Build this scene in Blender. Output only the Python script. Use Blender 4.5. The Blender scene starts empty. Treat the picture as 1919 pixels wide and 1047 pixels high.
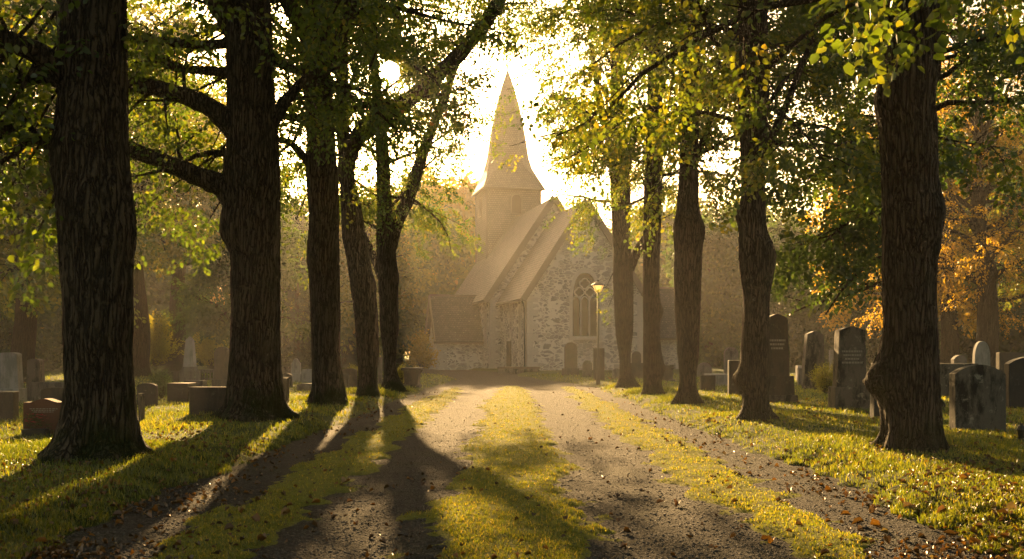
import bpy, bmesh, math, random
import numpy as np
from mathutils import Vector
from mathutils.geometry import tessellate_polygon

random.seed(7)
sc = bpy.context.scene
COL = sc.collection
PI = math.pi
R_ = math.radians

# ------------------------------------------------------------------ camera numbers (photo pixels, 1919 wide)
FP, CX, YH, EYE = 1865.7, 959.5, 660.0, 1.5
def wx(px, Y): return (px - CX) / FP * Y
def wz(py, Y): return EYE + (YH - py) / FP * Y
def pxof(P): return CX + P[..., 0] / np.maximum(P[..., 1], .5) * FP
def pyof(P): return YH - (P[..., 2] - EYE) / np.maximum(P[..., 1], .5) * FP
SUN = Vector(((730 - CX) / FP, 1.0, (YH - 135) / FP)).normalized()       # where the sun's disc stands in the sky
LAMP = Vector((-.140, 1.0, .290)).normalized()                          # direction of its light

# ------------------------------------------------------------------ noise
def _h(i, j, k):
    n = (i * 374761393 + j * 668265263 + k * 1274126177) & 0xffffffff
    n = ((n ^ (n >> 13)) * 1274126177) & 0xffffffff
    n = ((n ^ (n >> 16)) * 2246822519) & 0xffffffff
    return ((n ^ (n >> 15)) & 0xffff) / 65535.0
def vn(x, y, z=0.0):
    x, y, z = np.broadcast_arrays(np.asarray(x, float), np.asarray(y, float), np.asarray(z, float))
    i, j, k = [np.floor(a).astype(np.int64) for a in (x, y, z)]
    u, v, w = x - i, y - j, z - k
    u, v, w = [a * a * (3 - 2 * a) for a in (u, v, w)]
    def L(a, b, t): return a + (b - a) * t
    c = lambda a, b, d: _h(i + a, j + b, k + d)
    return L(L(L(c(0,0,0), c(1,0,0), u), L(c(0,1,0), c(1,1,0), u), v),
             L(L(c(0,0,1), c(1,0,1), u), L(c(0,1,1), c(1,1,1), u), v), w)
def fbm(x, y, z=0.0, o=3):
    s, a, t = 0, .5, 0
    for q in range(o):
        f = 2.03 ** q
        s = s + a * vn(np.asarray(x) * f + 17.3 * q, np.asarray(y) * f + 5.1 * q, np.asarray(z) * f); t += a; a *= .5
    return s / t
def sst(a, b, x):
    t = np.clip((x - a) / (b - a), 0, 1); return t * t * (3 - 2 * t)

# ------------------------------------------------------------------ terrain
def path_cx(y): return -0.0045 * np.maximum(np.asarray(y, float) - 42, 0) ** 2
def path_hw(y):
    y = np.asarray(y, float)
    return 3.62 - 1.15 * sst(40, 56, y) + 2.2 * sst(62, 74, y)
MOUNDS = []
def lawn_z(x, y):
    x = np.asarray(x, float); y = np.asarray(y, float)
    u = x - path_cx(y)
    e = np.abs(u) - path_hw(y) + .55 * (fbm(x * .9, y * .55, 3.1) - .5) + .3 * (vn(x * 4, y * 4, 9.) - .5)
    z = -.10 + .25 * sst(-.55, .75, e)
    k = sst(-.2, 1.2, e)
    z = z + k * (.10 * (fbm(x * .22, y * .22, 1.) - .5) + .035 * (fbm(x * 1.7, y * 1.7, 2.) - .5))
    for (mx, my, a, s) in MOUNDS:
        z = z + a * np.exp(-((x - mx) ** 2 + (y - my) ** 2) / (2 * s * s))
    return z
def path_z(x, y):
    x = np.asarray(x, float); y = np.asarray(y, float)
    u = x - path_cx(y)
    z = -.03 * np.exp(-((np.abs(u) - 1.25) / .42) ** 2) + .02 * (fbm(x * .8, y * .5, 4.) - .5) + .012 * (vn(x * 7, y * 7, 5.) - .5)
    return z - .05 * sst(3.9, 4.3, np.abs(u)) * (y < 60)
def gz(x, y):
    return float(max(lawn_z(x, y), path_z(x, y) if abs(x - path_cx(y)) < path_hw(y) + .6 and y < 88 else -9))
def ground(px, py):
    Y = EYE * FP / max(py - YH, 8)
    for _ in range(12):
        z = gz(wx(px, Y), Y); Y = .5 * Y + .5 * (EYE - z) * FP / max(py - YH, 8)
    return wx(px, Y), Y

# ------------------------------------------------------------------ mesh helpers
def mesh_np(name, V, F, attrs=None, smooth=False, mats=(), midx=None):
    """V (n,3); F list of int arrays each (m,k)"""
    me = bpy.data.meshes.new(name)
    V = np.ascontiguousarray(V, np.float32)
    if not isinstance(F, (list, tuple)): F = [F]
    F = [np.asarray(f, np.int32) for f in F if len(f)]
    me.vertices.add(len(V)); me.vertices.foreach_set('co', V.ravel())
    nl = sum(f.size for f in F); nf = sum(len(f) for f in F)
    me.loops.add(nl); me.polygons.add(nf)
    me.loops.foreach_set('vertex_index', np.concatenate([f.ravel() for f in F]))
    tot = np.concatenate([np.full(len(f), f.shape[1], np.int32) for f in F])
    me.polygons.foreach_set('loop_start', np.concatenate([[0], np.cumsum(tot)[:-1]]).astype(np.int32))
    if smooth: me.polygons.foreach_set('use_smooth', np.ones(nf, bool))
    for m in mats: me.materials.append(m)
    if midx is not None: me.polygons.foreach_set('material_index', np.asarray(midx, np.int32))
    for k, a in (attrs or {}).items():
        at = me.attributes.new(k, 'FLOAT', 'POINT'); at.data.foreach_set('value', np.asarray(a, np.float32))
    me.update(calc_edges=True)
    return me
def link(name, me, mat=None, parent=None, loc=(0, 0, 0), label=None, cat=None, group=None, kind=None):
    o = bpy.data.objects.new(name, me); COL.objects.link(o)
    if mat is not None and me is not None:
        me.materials.clear(); me.materials.append(mat)
    o.location = loc
    if parent: o.parent = parent
    for k, v in (('label', label), ('category', cat), ('group', group), ('kind', kind)):
        if v: o[k] = v
    return o
def thing(name, label, cat, loc=(0, 0, 0), rz=0, group=None):
    o = link(name, None, loc=loc, label=label, cat=cat, group=group)
    o.rotation_euler = (0, 0, rz); o.empty_display_size = .2
    return o
def bm_mesh(name, bm, smooth=False):
    me = bpy.data.meshes.new(name); bmesh.ops.recalc_face_normals(bm, faces=bm.faces)
    bm.to_mesh(me); bm.free()
    if smooth:
        for p in me.polygons: p.use_smooth = True
    return me
def box(bm, x0, x1, y0, y1, z0, z1, taper=0.0, bev=0.0):
    t = taper
    vs = [bm.verts.new(c) for c in ((x0,y0,z0),(x1,y0,z0),(x1,y1,z0),(x0,y1,z0),
          (x0+t,y0+t,z1),(x1-t,y0+t,z1),(x1-t,y1-t,z1),(x0+t,y1-t,z1))]
    fs = [bm.faces.new([vs[i] for i in q]) for q in ((3,2,1,0),(4,5,6,7),(0,1,5,4),(1,2,6,5),(2,3,7,6),(3,0,4,7))]
    if bev:
        es = list({e for f in fs for e in f.edges})
        bmesh.ops.bevel(bm, geom=es, offset=bev, segments=2, affect='EDGES', profile=.6)
def extrude_outline(bm, pts, y0, y1, bev=.0):
    """pts (x,z) outline, front at y0, back at y1"""
    f = bm.faces.new([bm.verts.new((x, y0, z)) for x, z in pts])
    g = bm.faces.new([bm.verts.new((x, y1, z)) for x, z in reversed(pts)])
    a, b = list(f.verts), list(reversed(list(g.verts)))
    n = len(a)
    for i in range(n):
        bm.faces.new((a[i], b[i], b[(i+1) % n], a[(i+1) % n]))
    if bev:
        es = list(f.edges) + list(g.edges)
        bmesh.ops.bevel(bm, geom=es, offset=bev, segments=2, affect='EDGES', profile=.6)
def lathe(bm, prof, cx=0, cy=0, n=16):
    rows = []
    for r, z in prof:
        rows.append([bm.verts.new((cx + r*math.cos(2*PI*i/n), cy + r*math.sin(2*PI*i/n), z)) for i in range(n)])
    for a, b in zip(rows, rows[1:]):
        for i in range(n): bm.faces.new((a[i], a[(i+1)%n], b[(i+1)%n], b[i]))
    bm.faces.new(rows[0][::-1]); bm.faces.new(rows[-1])
def tube(P, R, n=8, ph=0.0):
    P = np.asarray(P, float); R = np.asarray(R, float); m = len(P)
    T = np.gradient(P, axis=0); T /= np.linalg.norm(T, axis=1)[:, None] + 1e-9
    ref = np.array((0, 1., 0)) if abs(T[:, 1].mean()) < .8 else np.array((1., 0, 0))
    A = np.cross(T, ref); A /= np.linalg.norm(A, axis=1)[:, None] + 1e-9
    B = np.cross(T, A)
    th = np.arange(n) * 2 * PI / n + ph
    V = P[:, None, :] + (A[:, None, :] * np.cos(th)[None, :, None] + B[:, None, :] * np.sin(th)[None, :, None]) * R[:, None, None]
    i = np.arange(m - 1)[:, None] * n; j = np.arange(n)[None, :]; k = (j + 1) % n
    F = np.stack([i + j, i + k, i + n + k, i + n + j], -1).reshape(-1, 4)
    return V.reshape(-1, 3), F
def spline(P, n):
    """Catmull-Rom through the rows of P, n samples"""
    P = np.asarray(P, float); m = len(P)
    Q = np.vstack([2 * P[0] - P[1], P, 2 * P[-1] - P[-2]])
    t = np.linspace(0, m - 1, n); i = np.minimum(t.astype(int), m - 2); f = (t - i)[:, None]
    a, b, c, d = Q[i], Q[i+1], Q[i+2], Q[i+3]
    return .5 * ((2*b) + (-a + c)*f + (2*a - 5*b + 4*c - d)*f**2 + (-a + 3*b - 3*c + d)*f**3)

# ------------------------------------------------------------------ material helper
class NT:
    def __init__(s, name):
        s.m = bpy.data.materials.new(name); s.m.use_nodes = True
        s.t = s.m.node_tree; s.t.nodes.clear(); s.o = s.n('ShaderNodeOutputMaterial')
    def n(s, typ, **kw):
        nd = s.t.nodes.new(typ)
        for k, v in kw.items():
            if k.startswith('i_'):
                key = k[2:]; key = int(key) if key.isdigit() else key.replace('_', ' ')
                if isinstance(v, bpy.types.NodeSocket): s.t.links.new(v, nd.inputs[key])
                else: nd.inputs[key].default_value = v
            else: setattr(nd, k, v)
        return nd
    def l(s, a, b): s.t.links.new(a, b)
    def coord(s, out='Object'): return s.n('ShaderNodeTexCoord').outputs[out]
    def mapping(s, v, scale=(1,1,1), rot=(0,0,0)):
        return s.n('ShaderNodeMapping', i_Vector=v, i_Scale=scale, i_Rotation=rot).outputs[0]
    def noise(s, v, scale, detail=4, rough=.55, dist=0.):
        return s.n('ShaderNodeTexNoise', i_Vector=v, i_Scale=scale, i_Detail=detail, i_Roughness=rough, i_Distortion=dist).outputs[0]
    def ramp(s, f, stops, interp='LINEAR'):
        r = s.n('ShaderNodeValToRGB', i_Fac=f); c = r.color_ramp; c.interpolation = interp
        while len(c.elements) < len(stops): c.elements.new(.5)
        for e, (p, col) in zip(c.elements, stops):
            e.position = p; e.color = (*col, 1) if isinstance(col, tuple) else (col, col, col, 1)
        return r.outputs[0]
    def mix(s, f, a, b, mode='MIX'):
        nd = s.n('ShaderNodeMix', data_type='RGBA', blend_type=mode)
        for sock, v in ((nd.inputs[0], f), (nd.inputs[6], a), (nd.inputs[7], b)):
            if isinstance(v, bpy.types.NodeSocket): s.l(v, sock)
            elif isinstance(v, (int, float)): sock.default_value = v
            else: sock.default_value = (*v, 1)
        return nd.outputs[2]
    def math(s, op, a, b=0., c=0.):
        nd = s.n('ShaderNodeMath', operation=op)
        for i, v in enumerate((a, b, c)):
            if isinstance(v, bpy.types.NodeSocket): s.l(v, nd.inputs[i])
            else: nd.inputs[i].default_value = v
        return nd.outputs[0]
    def bump(s, h, strength=.5, dist=.02, normal=None):
        b = s.n('ShaderNodeBump', i_Height=h, i_Strength=strength, i_Distance=dist)
        if normal: s.l(normal, b.inputs['Normal'])
        return b.outputs[0]
    def bsdf(s, col, rough=.8, normal=None, spec=.3, **kw):
        p = s.n('ShaderNodeBsdfPrincipled', i_Roughness=rough)
        p.inputs['Specular IOR Level'].default_value = spec
        if isinstance(col, bpy.types.NodeSocket): s.l(col, p.inputs['Base Color'])
        else: p.inputs['Base Color'].default_value = (*col, 1)
        if normal: s.l(normal, p.inputs['Normal'])
        for k, v in kw.items(): p.inputs[k].default_value = v
        s.l(p.outputs[0], s.o.inputs[0]); return p
    def surf(s, sh): s.l(sh, s.o.inputs[0])

def mat_bark(name, dark, light, moss, sc_=1.0, mossy=.5):
    k = NT(name); v = k.coord()
    vs = k.mapping(v, (sc_, sc_, .085 * sc_))
    wv = k.n('ShaderNodeVectorMath', operation='ADD', i_0=vs)
    k.l(k.math('MULTIPLY', k.noise(k.mapping(v, (1, 1, .3)), 7, 4, .6), .16), wv.inputs[1])
    ed = k.n('ShaderNodeTexVoronoi', feature='DISTANCE_TO_EDGE', i_Vector=wv.outputs[0], i_Scale=17.).outputs['Distance']
    n1 = k.math('ADD', k.ramp(ed, [(0., 0.), (.22, .8)]), k.math('MULTIPLY', k.noise(vs, 40, 4, .6), .35))
    n2 = k.noise(v, 2.2, 4)
    n3 = k.noise(k.mapping(v, (1, 1, .5)), 55, 3)
    c = k.mix(k.ramp(n1, [(.05, 0.), (.95, 1.)]), dark, light)
    c = k.mix(k.ramp(n2, [(.4, 0.), (.7, .5)]), c, (light[0]*.55, light[1]*.62, light[2]*.6))
    c = k.mix(k.ramp(k.noise(v, 6, 5, .7), [(.6, 0.), (.7, .5)]), c, (light[0]*1.3, light[1]*1.35, light[2]*1.25))
    z = k.n('ShaderNodeSeparateXYZ', i_Vector=v).outputs[2]
    zf = k.math('SUBTRACT', k.noise(v, 1.6, 4), k.math('MULTIPLY', z, .16))
    c = k.mix(k.math('MULTIPLY', k.ramp(zf, [(.34, 0.), (.56, 1.)]), mossy), c, moss)
    h = k.math('ADD', n1, k.math('MULTIPLY', n3, .35))
    k.bsdf(c, .92, k.bump(h, 1., .09), .12); return k.m
def mat_leaf(name, stops, trans=.6, tcol=2.5):
    k = NT(name)
    a = k.n('ShaderNodeAttribute', attribute_name='tint').outputs['Fac']
    c = k.ramp(a, stops)
    d = k.n('ShaderNodeBsdfDiffuse', i_Color=c)
    t = k.n('ShaderNodeBsdfTranslucent', i_Color=k.mix(1., c, (tcol, tcol * .93, tcol * .42), 'MULTIPLY'))
    m = k.n('ShaderNodeMixShader', i_Fac=trans); k.l(d.outputs[0], m.inputs[1]); k.l(t.outputs[0], m.inputs[2])
    g = k.n('ShaderNodeBsdfGlossy', i_Roughness=.38, i_Color=(1, 1, 1, 1))
    m2 = k.n('ShaderNodeMixShader', i_Fac=.05); k.l(m.outputs[0], m2.inputs[1]); k.l(g.outputs[0], m2.inputs[2])
    k.surf(m2.outputs[0]); return k.m
def mat_stone(name, a, b, lichen=.5, lcol=(.42, .41, .36), dark=(.03, .03, .028), scale=1.0, rough=.85):
    k = NT(name); v = k.coord(); oi = k.n('ShaderNodeObjectInfo').outputs['Random']
    off = k.n('ShaderNodeVectorMath', operation='ADD', i_0=v)
    k.l(k.math('MULTIPLY', oi, 37.), off.inputs[1]); v = off.outputs[0]
    n1 = k.noise(v, 3.2 * scale, 6, .62); n2 = k.noise(v, 90 * scale, 2)
    n3 = k.noise(v, 6.5 * scale, 6, .7, .5); n4 = k.noise(k.mapping(v, (1, 1, .35)), 3.6 * scale, 6, .72)
    c = k.mix(n1, a, b)
    c = k.mix(k.ramp(n2, [(.3, .25), (.7, 0.)]), c, (a[0]*.4, a[1]*.4, a[2]*.4))
    c = k.mix(k.math('MULTIPLY', k.ramp(n4, [(.47, 0.), (.60, 1.)]), min(1, lichen * 1.3)), c, dark)
    c = k.mix(k.math('MULTIPLY', k.ramp(n3, [(.58, 0.), (.68, 1.)]), lichen), c, lcol)
    k.bsdf(c, rough, k.bump(k.math('ADD', n3, k.math('MULTIPLY', n2, .4)), .5, .012), .3); return k.m
def mat_plain(name, col, rough=.6, nz=.25, scale=12, metal=0.):
    k = NT(name); v = k.coord(); n = k.noise(v, scale, 5)
    c = k.mix(n, tuple(x * (1 - nz) for x in col), tuple(min(1, x * (1 + nz)) for x in col))
    k.bsdf(c, rough, k.bump(n, .2, .01), .4, Metallic=metal); return k.m

# ------------------------------------------------------------------ materials
M = {}
M['oak_bark'] = mat_bark('oak_bark', (.010, .007, .005), (.125, .094, .066), (.026, .036, .007), 1.0, .85)
M['lime_bark'] = mat_bark('lime_bark', (.011, .008, .006), (.115, .086, .064), (.03, .036, .009), 1.25, .45)
M['far_bark'] = mat_bark('far_bark', (.022, .016, .011), (.085, .062, .042), (.035, .045, .012), .8, .4)
G0, G1, G2, Yl, Or = (.022, .042, .006), (.048, .078, .008), (.10, .120, .010), (.20, .14, .010), (.24, .10, .010)
M['oak_leaf'] = mat_leaf('oak_leaf', [(0, G0), (.45, G1), (.78, G2), (.93, (.13, .10, .012)), (1, (.15, .06, .012))])
M['lime_leaf'] = mat_leaf('lime_leaf', [(0, G0), (.4, (.055, .085, .008)), (.75, (.13, .135, .010)), (1, (.24, .17, .012))])
M['dark_leaf'] = mat_leaf('dark_leaf', [(0, (.014, .03, .006)), (.6, (.03, .055, .009)), (.95, (.07, .09, .012)), (1, Yl)])
M['gold_leaf'] = mat_leaf('gold_leaf', [(0, (.08, .08, .01)), (.3, (.20, .14, .011)), (.7, (.32, .195, .012)), (1, (.31, .135, .012))], .65, 2.2)
M['mid_leaf'] = mat_leaf('mid_leaf', [(0, (.022, .04, .007)), (.5, (.06, .082, .01)), (.85, (.14, .13, .013)), (1, (.22, .13, .012))])
M['needles'] = mat_leaf('needles', [(0, (.010, .022, .010)), (1, (.025, .045, .018))], .25, 1.1)
M['shrub_leaf'] = mat_leaf('shrub_leaf', [(0, (.08, .10, .012)), (1, (.24, .21, .02))], .65, 2.2)
M['grass'] = mat_leaf('grass', [(0, (.030, .050, .006)), (.5, (.080, .100, .007)), (.85, (.16, .150, .010)), (1, (.25, .185, .025))], .6, 2.3)
M['litter'] = mat_leaf('litter', [(0, (.035, .022, .013)), (.45, (.085, .050, .022)), (.78, (.17, .080, .020)), (.93, (.25, .12, .02)), (1, (.20, .15, .085))], .3, 1.2)

def m_ground():
    k = NT('lawn'); v = k.coord()
    n1 = k.noise(v, .55, 5); n2 = k.noise(v, 7, 5, .65); n3 = k.noise(v, 60, 3)
    c = k.mix(k.ramp(n2, [(.3, 0.), (.7, 1.)]), (.022, .036, .006), (.060, .078, .012))
    c = k.mix(k.ramp(n1, [(.42, 0.), (.7, .6)]), c, (.075, .065, .018))
    c = k.mix(k.ramp(k.noise(v, 14, 4, .7), [(.6, 0.), (.7, .7)]), c, (.045, .028, .014))
    k.bsdf(c, .95, k.bump(k.math('ADD', n2, k.math('MULTIPLY', n3, .7)), .8, .03), .1); return k.m
def m_gravel():
    k = NT('gravel'); v = k.coord()
    warp = k.n('ShaderNodeVectorMath', operation='ADD', i_0=v)
    k.l(k.math('MULTIPLY', k.noise(v, 9, 3), .05), warp.inputs[1]); w = warp.outputs[0]
    vo = k.n('ShaderNodeTexVoronoi', i_Vector=w, i_Scale=42.)
    vo2 = k.n('ShaderNodeTexVoronoi', i_Vector=w, i_Scale=95.)
    n1 = k.noise(v, .9, 5); n2 = k.noise(v, 5, 5, .7)
    cell = k.n('ShaderNodeSeparateColor', i_Color=vo.outputs['Color']).outputs[0]
    c = k.ramp(cell, [(0, (.018, .016, .015)), (.5, (.040, .035, .032)), (.88, (.074, .065, .060)), (1, (.15, .13, .118))])
    c = k.mix(k.ramp(vo.outputs['Distance'], [(.25, 0.), (.75, .8)]), c, (.012, .010, .008))
    c = k.mix(k.ramp(n2, [(.48, 0.), (.70, .6)]), c, (.034, .026, .019))
    c = k.mix(k.ramp(n1, [(.50, 0.), (.72, .45)]), c, (.040, .042, .016))
    h = k.math('SUBTRACT', k.math('MULTIPLY', n2, .6), k.math('ADD', vo.outputs['Distance'], k.math('MULTIPLY', vo2.outputs['Distance'], .4)))
    k.bsdf(c, .9, k.bump(h, 1., .022), .08); return k.m
def m_moss():
    k = NT('moss'); v = k.coord()
    n1 = k.noise(v, 1.3, 5); n2 = k.noise(v, 26, 4, .7); n3 = k.noise(v, 110, 3)
    c = k.mix(k.ramp(n2, [(.3, 0.), (.7, 1.)]), (.034, .044, .003), (.14, .14, .006))
    c = k.mix(k.ramp(n1, [(.45, 0.), (.7, .7)]), c, (.075, .060, .010))
    c = k.mix(k.ramp(k.noise(v, 10, 5, .7), [(.60, 0.), (.68, .85)]), c, (.030, .022, .014))
    p = k.bsdf(c, .95, k.bump(k.math('ADD', n2, k.math('MULTIPLY', n3, .6)), 1., .03), .05)
    p.inputs['Sheen Weight'].default_value = .25; p.inputs['Sheen Tint'].default_value = (.9, .9, .3, 1); return k.m
M['lawn'], M['gravel'], M['moss'] = m_ground(), m_gravel(), m_moss()
M['pebble'] = mat_stone('pebble', (.04, .036, .033), (.12, .107, .097), .1)
M['granite'] = mat_stone('grey_granite', (.12, .105, .088), (.20, .175, .15), .5, lcol=(.34, .31, .25))
M['lichen_stone'] = mat_stone('lichened_stone', (.09, .078, .062), (.16, .138, .11), .75, lcol=(.30, .27, .21), dark=(.016, .014, .011), scale=1.1)
M['brown_stone'] = mat_stone('brown_sandstone', (.075, .060, .045), (.12, .096, .072), .4, (.2, .19, .13))
M['dark_stone'] = mat_stone('dark_diorite', (.034, .030, .026), (.072, .064, .055), .5, (.15, .145, .13))
M['pale_stone'] = mat_stone('pale_marble', (.24, .225, .21), (.36, .345, .325), .4, (.16, .155, .13), (.10, .095, .085))
M['red_stone'] = mat_stone('red_granite', (.10, .045, .030), (.155, .072, .045), .12, (.13, .09, .06))
M['etched'] = mat_plain('etched_lettering', (.26, .235, .20), .9)
M['iron'] = mat_plain('dark_iron', (.045, .043, .040), .5, metal=.4)
M['door'] = mat_plain('oak_door', (.045, .028, .017), .7, .4, 20)
M['bargeboard'] = mat_plain('bargeboard_wood', (.16, .125, .095), .75, .3, 14)
M['trim'] = mat_plain('dressed_sandstone', (.46, .40, .34), .85, .22, 6)
M['red_petal'] = mat_plain('red_petals', (.42, .02, .025), .6, .3, 40)
M['yellow_petal'] = mat_plain('yellow_petals', (.6, .42, .03), .6, .3, 40)
M['lamp_cap'] = mat_plain('grey_lamp_metal', (.055, .050, .044), .6, .15, metal=.0)

def m_rubble():
    k = NT('rubble_wall'); v = k.coord('Object')
    wv = k.n('ShaderNodeVectorMath', operation='ADD', i_0=v)
    k.l(k.math('MULTIPLY', k.noise(v, 1.6, 3), .35), wv.inputs[1])
    w = k.mapping(wv.outputs[0], (.9, .9, 1.75))
    def layer(sc_):
        e = k.n('ShaderNodeTexVoronoi', feature='DISTANCE_TO_EDGE', i_Vector=w, i_Scale=sc_, i_Randomness=.95).outputs['Distance']
        c = k.n('ShaderNodeTexVoronoi', i_Vector=w, i_Scale=sc_, i_Randomness=.95).outputs['Color']
        return e, k.n('ShaderNodeSeparateColor', i_Color=c).outputs[0]
    e1, c1 = layer(1.45); e2, c2 = layer(2.9)
    sel = k.ramp(k.noise(v, .9, 3), [(.47, 0.), (.53, 1.)])
    def pick(p, q): return k.math('ADD', k.math('MULTIPLY', p, k.math('SUBTRACT', 1., sel)), k.math('MULTIPLY', q, sel))
    e, cell = pick(k.math('MULTIPLY', e1, .8), k.math('MULTIPLY', e2, 1.25)), pick(c1, c2)
    rag = k.math('MULTIPLY', k.math('SUBTRACT', k.noise(v, 7, 5, .7), .5), .22)
    wash = k.math('MULTIPLY', k.math('SUBTRACT', k.noise(v, .6, 4), .40), .42)
    ed = k.math('SUBTRACT', k.math('ADD', e, rag), wash)
    stone = k.ramp(cell, [(0, (.22, .195, .17)), (.22, (.31, .275, .24)), (.5, (.36, .315, .27)), (.8, (.43, .365, .31)), (1, (.50, .44, .39))])
    stone = k.mix(k.ramp(k.noise(v, 14, 4), [(.3, .25), (.7, 0.)]), stone, (.12, .10, .085))
    mort = k.mix(k.noise(v, 3, 5), (.52, .465, .40), (.64, .58, .51))
    f = k.ramp(ed, [(.045, 0.), (.095, 1.)])
    c = k.mix(f, mort, stone)
    k.bsdf(c, .92, k.bump(k.math('ADD', k.ramp(ed, [(0, 0.), (.2, 1.)]), k.math('MULTIPLY', k.noise(v, 20, 4), .4)), .8, .06), .15); return k.m
M['rubble'] = m_rubble()
def m_shingle(name, a, b, row=.26, speck=0.0, wid=.24, deep=.045):
    k = NT(name); v = k.coord('UV')
    br = k.n('ShaderNodeTexBrick', i_Vector=v, i_Scale=1., i_Mortar_Size=.014, i_Brick_Width=wid, i_Row_Height=row)
    br.inputs['Color1'].default_value = (*a, 1); br.inputs['Color2'].default_value = (*b, 1)
    br.inputs['Mortar'].default_value = (a[0]*.22, a[1]*.22, a[2]*.22, 1); br.inputs['Mortar Smooth'].default_value = .1
    n = k.noise(v, 1.1, 5, .6)
    c = k.mix(k.ramp(n, [(.35, 0.), (.7, .5)]), br.outputs[0], (a[0]*.6, a[1]*.62, a[2]*.55))
    if speck: c = k.mix(k.ramp(k.noise(v, 6.5, 2, .5), [(.66, 0.), (.70, speck)]), c, (.34, .30, .24))
    yv = k.math('FRACT', k.math('DIVIDE', k.n('ShaderNodeSeparateXYZ', i_Vector=v).outputs[1], row))
    h = k.math('SUBTRACT', k.math('MULTIPLY', br.outputs['Fac'], -.7), k.math('MULTIPLY', yv, .9))
    k.bsdf(c, .75, k.bump(h, 1., deep), .3); return k.m
M['roof'] = m_shingle('roof_shingles', (.19, .14, .108), (.27, .20, .155))
M['slate'] = m_shingle('porch_slates', (.044, .041, .040), (.085, .077, .072), .22, .8)
M['clad'] = m_shingle('tower_shingles', (.23, .18, .145), (.285, .225, .18), .20, 0., .17, .022)
def m_glass():
    k = NT('leaded_glass'); v = k.coord()
    n = k.noise(v, 2.0, 4)
    c = k.mix(n, (.020, .018, .013), (.06, .05, .034))
    k.bsdf(c, .18, k.bump(k.noise(v, 6, 2), .15, .02), .6); return k.m
M['glass'] = m_glass()
def m_emit(name, col, s):
    k = NT(name); e = k.n('ShaderNodeEmission', i_Color=(*col, 1), i_Strength=s); k.surf(e.outputs[0]); return k.m
M['lamp_glow'] = m_emit('lamp_glow', (1., .50, .13), .42)

# ------------------------------------------------------------------ world, sun, camera
W = bpy.data.worlds.new('World'); sc.world = W; W.use_nodes = True
nt = W.node_tree; nt.nodes.clear()
def wn(t, **kw):
    n = nt.nodes.new(t)
    for a, b in kw.items(): setattr(n, a, b)
    return n
sky = wn('ShaderNodeTexSky', sky_type='NISHITA', sun_disc=False)
sky.sun_elevation = math.asin(LAMP.z); sky.sun_rotation = math.atan2(LAMP.x, LAMP.y)
sky.air_density = 1.0; sky.dust_density = 4.0; sky.ozone_density = .6
tint = wn('ShaderNodeMix', data_type='RGBA', blend_type='MULTIPLY')
tint.inputs[0].default_value = 1; tint.inputs[7].default_value = (1.0, .82, .56, 1)
nt.links.new(sky.outputs[0], tint.inputs[6])
tc = wn('ShaderNodeTexCoord'); dt = wn('ShaderNodeVectorMath', operation='DOT_PRODUCT')
nt.links.new(tc.outputs['Generated'], dt.inputs[0]); dt.inputs[1].default_value = SUN
def wmath(op, a, b):
    n = wn('ShaderNodeMath', operation=op)
    for i, v in enumerate((a, b)):
        if isinstance(v, bpy.types.NodeSocket): nt.links.new(v, n.inputs[i])
        else: n.inputs[i].default_value = v
    return n.outputs[0]
d0 = wmath('MAXIMUM', dt.outputs['Value'], 0.0)
disc = wmath('MULTIPLY', wmath('GREATER_THAN', d0, math.cos(R_(.50))), 900.0)
aur = wmath('ADD', wmath('MULTIPLY', wmath('POWER', d0, 2500.), 70.), wmath('MULTIPLY', wmath('POWER', d0, 60.), 6.))
glow = wn('ShaderNodeVectorMath', operation='SCALE'); glow.inputs[0].default_value = (1., .80, .48)
nt.links.new(wmath('ADD', disc, aur), glow.inputs['Scale'])
add = wn('ShaderNodeVectorMath', operation='ADD')
nt.links.new(tint.outputs[2], add.inputs[0]); nt.links.new(glow.outputs[0], add.inputs[1])
bg = wn('ShaderNodeBackground'); bg.inputs[1].default_value = .07
nt.links.new(add.outputs[0], bg.inputs[0])
wo = wn('ShaderNodeOutputWorld'); nt.links.new(bg.outputs[0], wo.inputs[0])

sl = bpy.data.lights.new('sun', 'SUN'); sl.energy = 5.0; sl.angle = R_(.53); sl.color = (1.0, .63, .265)
so = bpy.data.objects.new('sun', sl); COL.objects.link(so)
so.rotation_euler = LAMP.to_track_quat('Z', 'Y').to_euler(); so.location = (-20, 150, 45)

cam = bpy.data.cameras.new('camera'); co = bpy.data.objects.new('camera', cam); COL.objects.link(co)
cam.lens = 35; cam.sensor_width = 36; cam.shift_y = (YH - 523.5) / 1919; cam.clip_end = 3000
co.location = (0, 0, EYE); co.rotation_euler = (R_(90), 0, 0); sc.camera = co

sc.view_settings.view_transform = 'Standard'; sc.view_settings.look = 'None'
sc.view_settings.exposure = 2.2; sc.view_settings.gamma = 1
cy = sc.cycles
cy.use_denoising = True
try: cy.denoiser = 'OPENIMAGEDENOISE'
except Exception: pass
cy.max_bounces = 7; cy.diffuse_bounces = 3; cy.glossy_bounces = 2; cy.transmission_bounces = 4; cy.volume_bounces = 1
cy.transparent_max_bounces = 4; cy.use_adaptive_sampling = True; cy.adaptive_threshold = .006
cy.sample_clamp_indirect = 6
HAZE_D = .00038
sunv = np.array(SUN)
def sun_gap(W):
    d = W - np.array((0, 0, EYE)); t = d @ sunv
    return np.linalg.norm(d - t[:, None] * sunv, axis=1) / np.maximum(t, 1) > .0098

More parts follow.
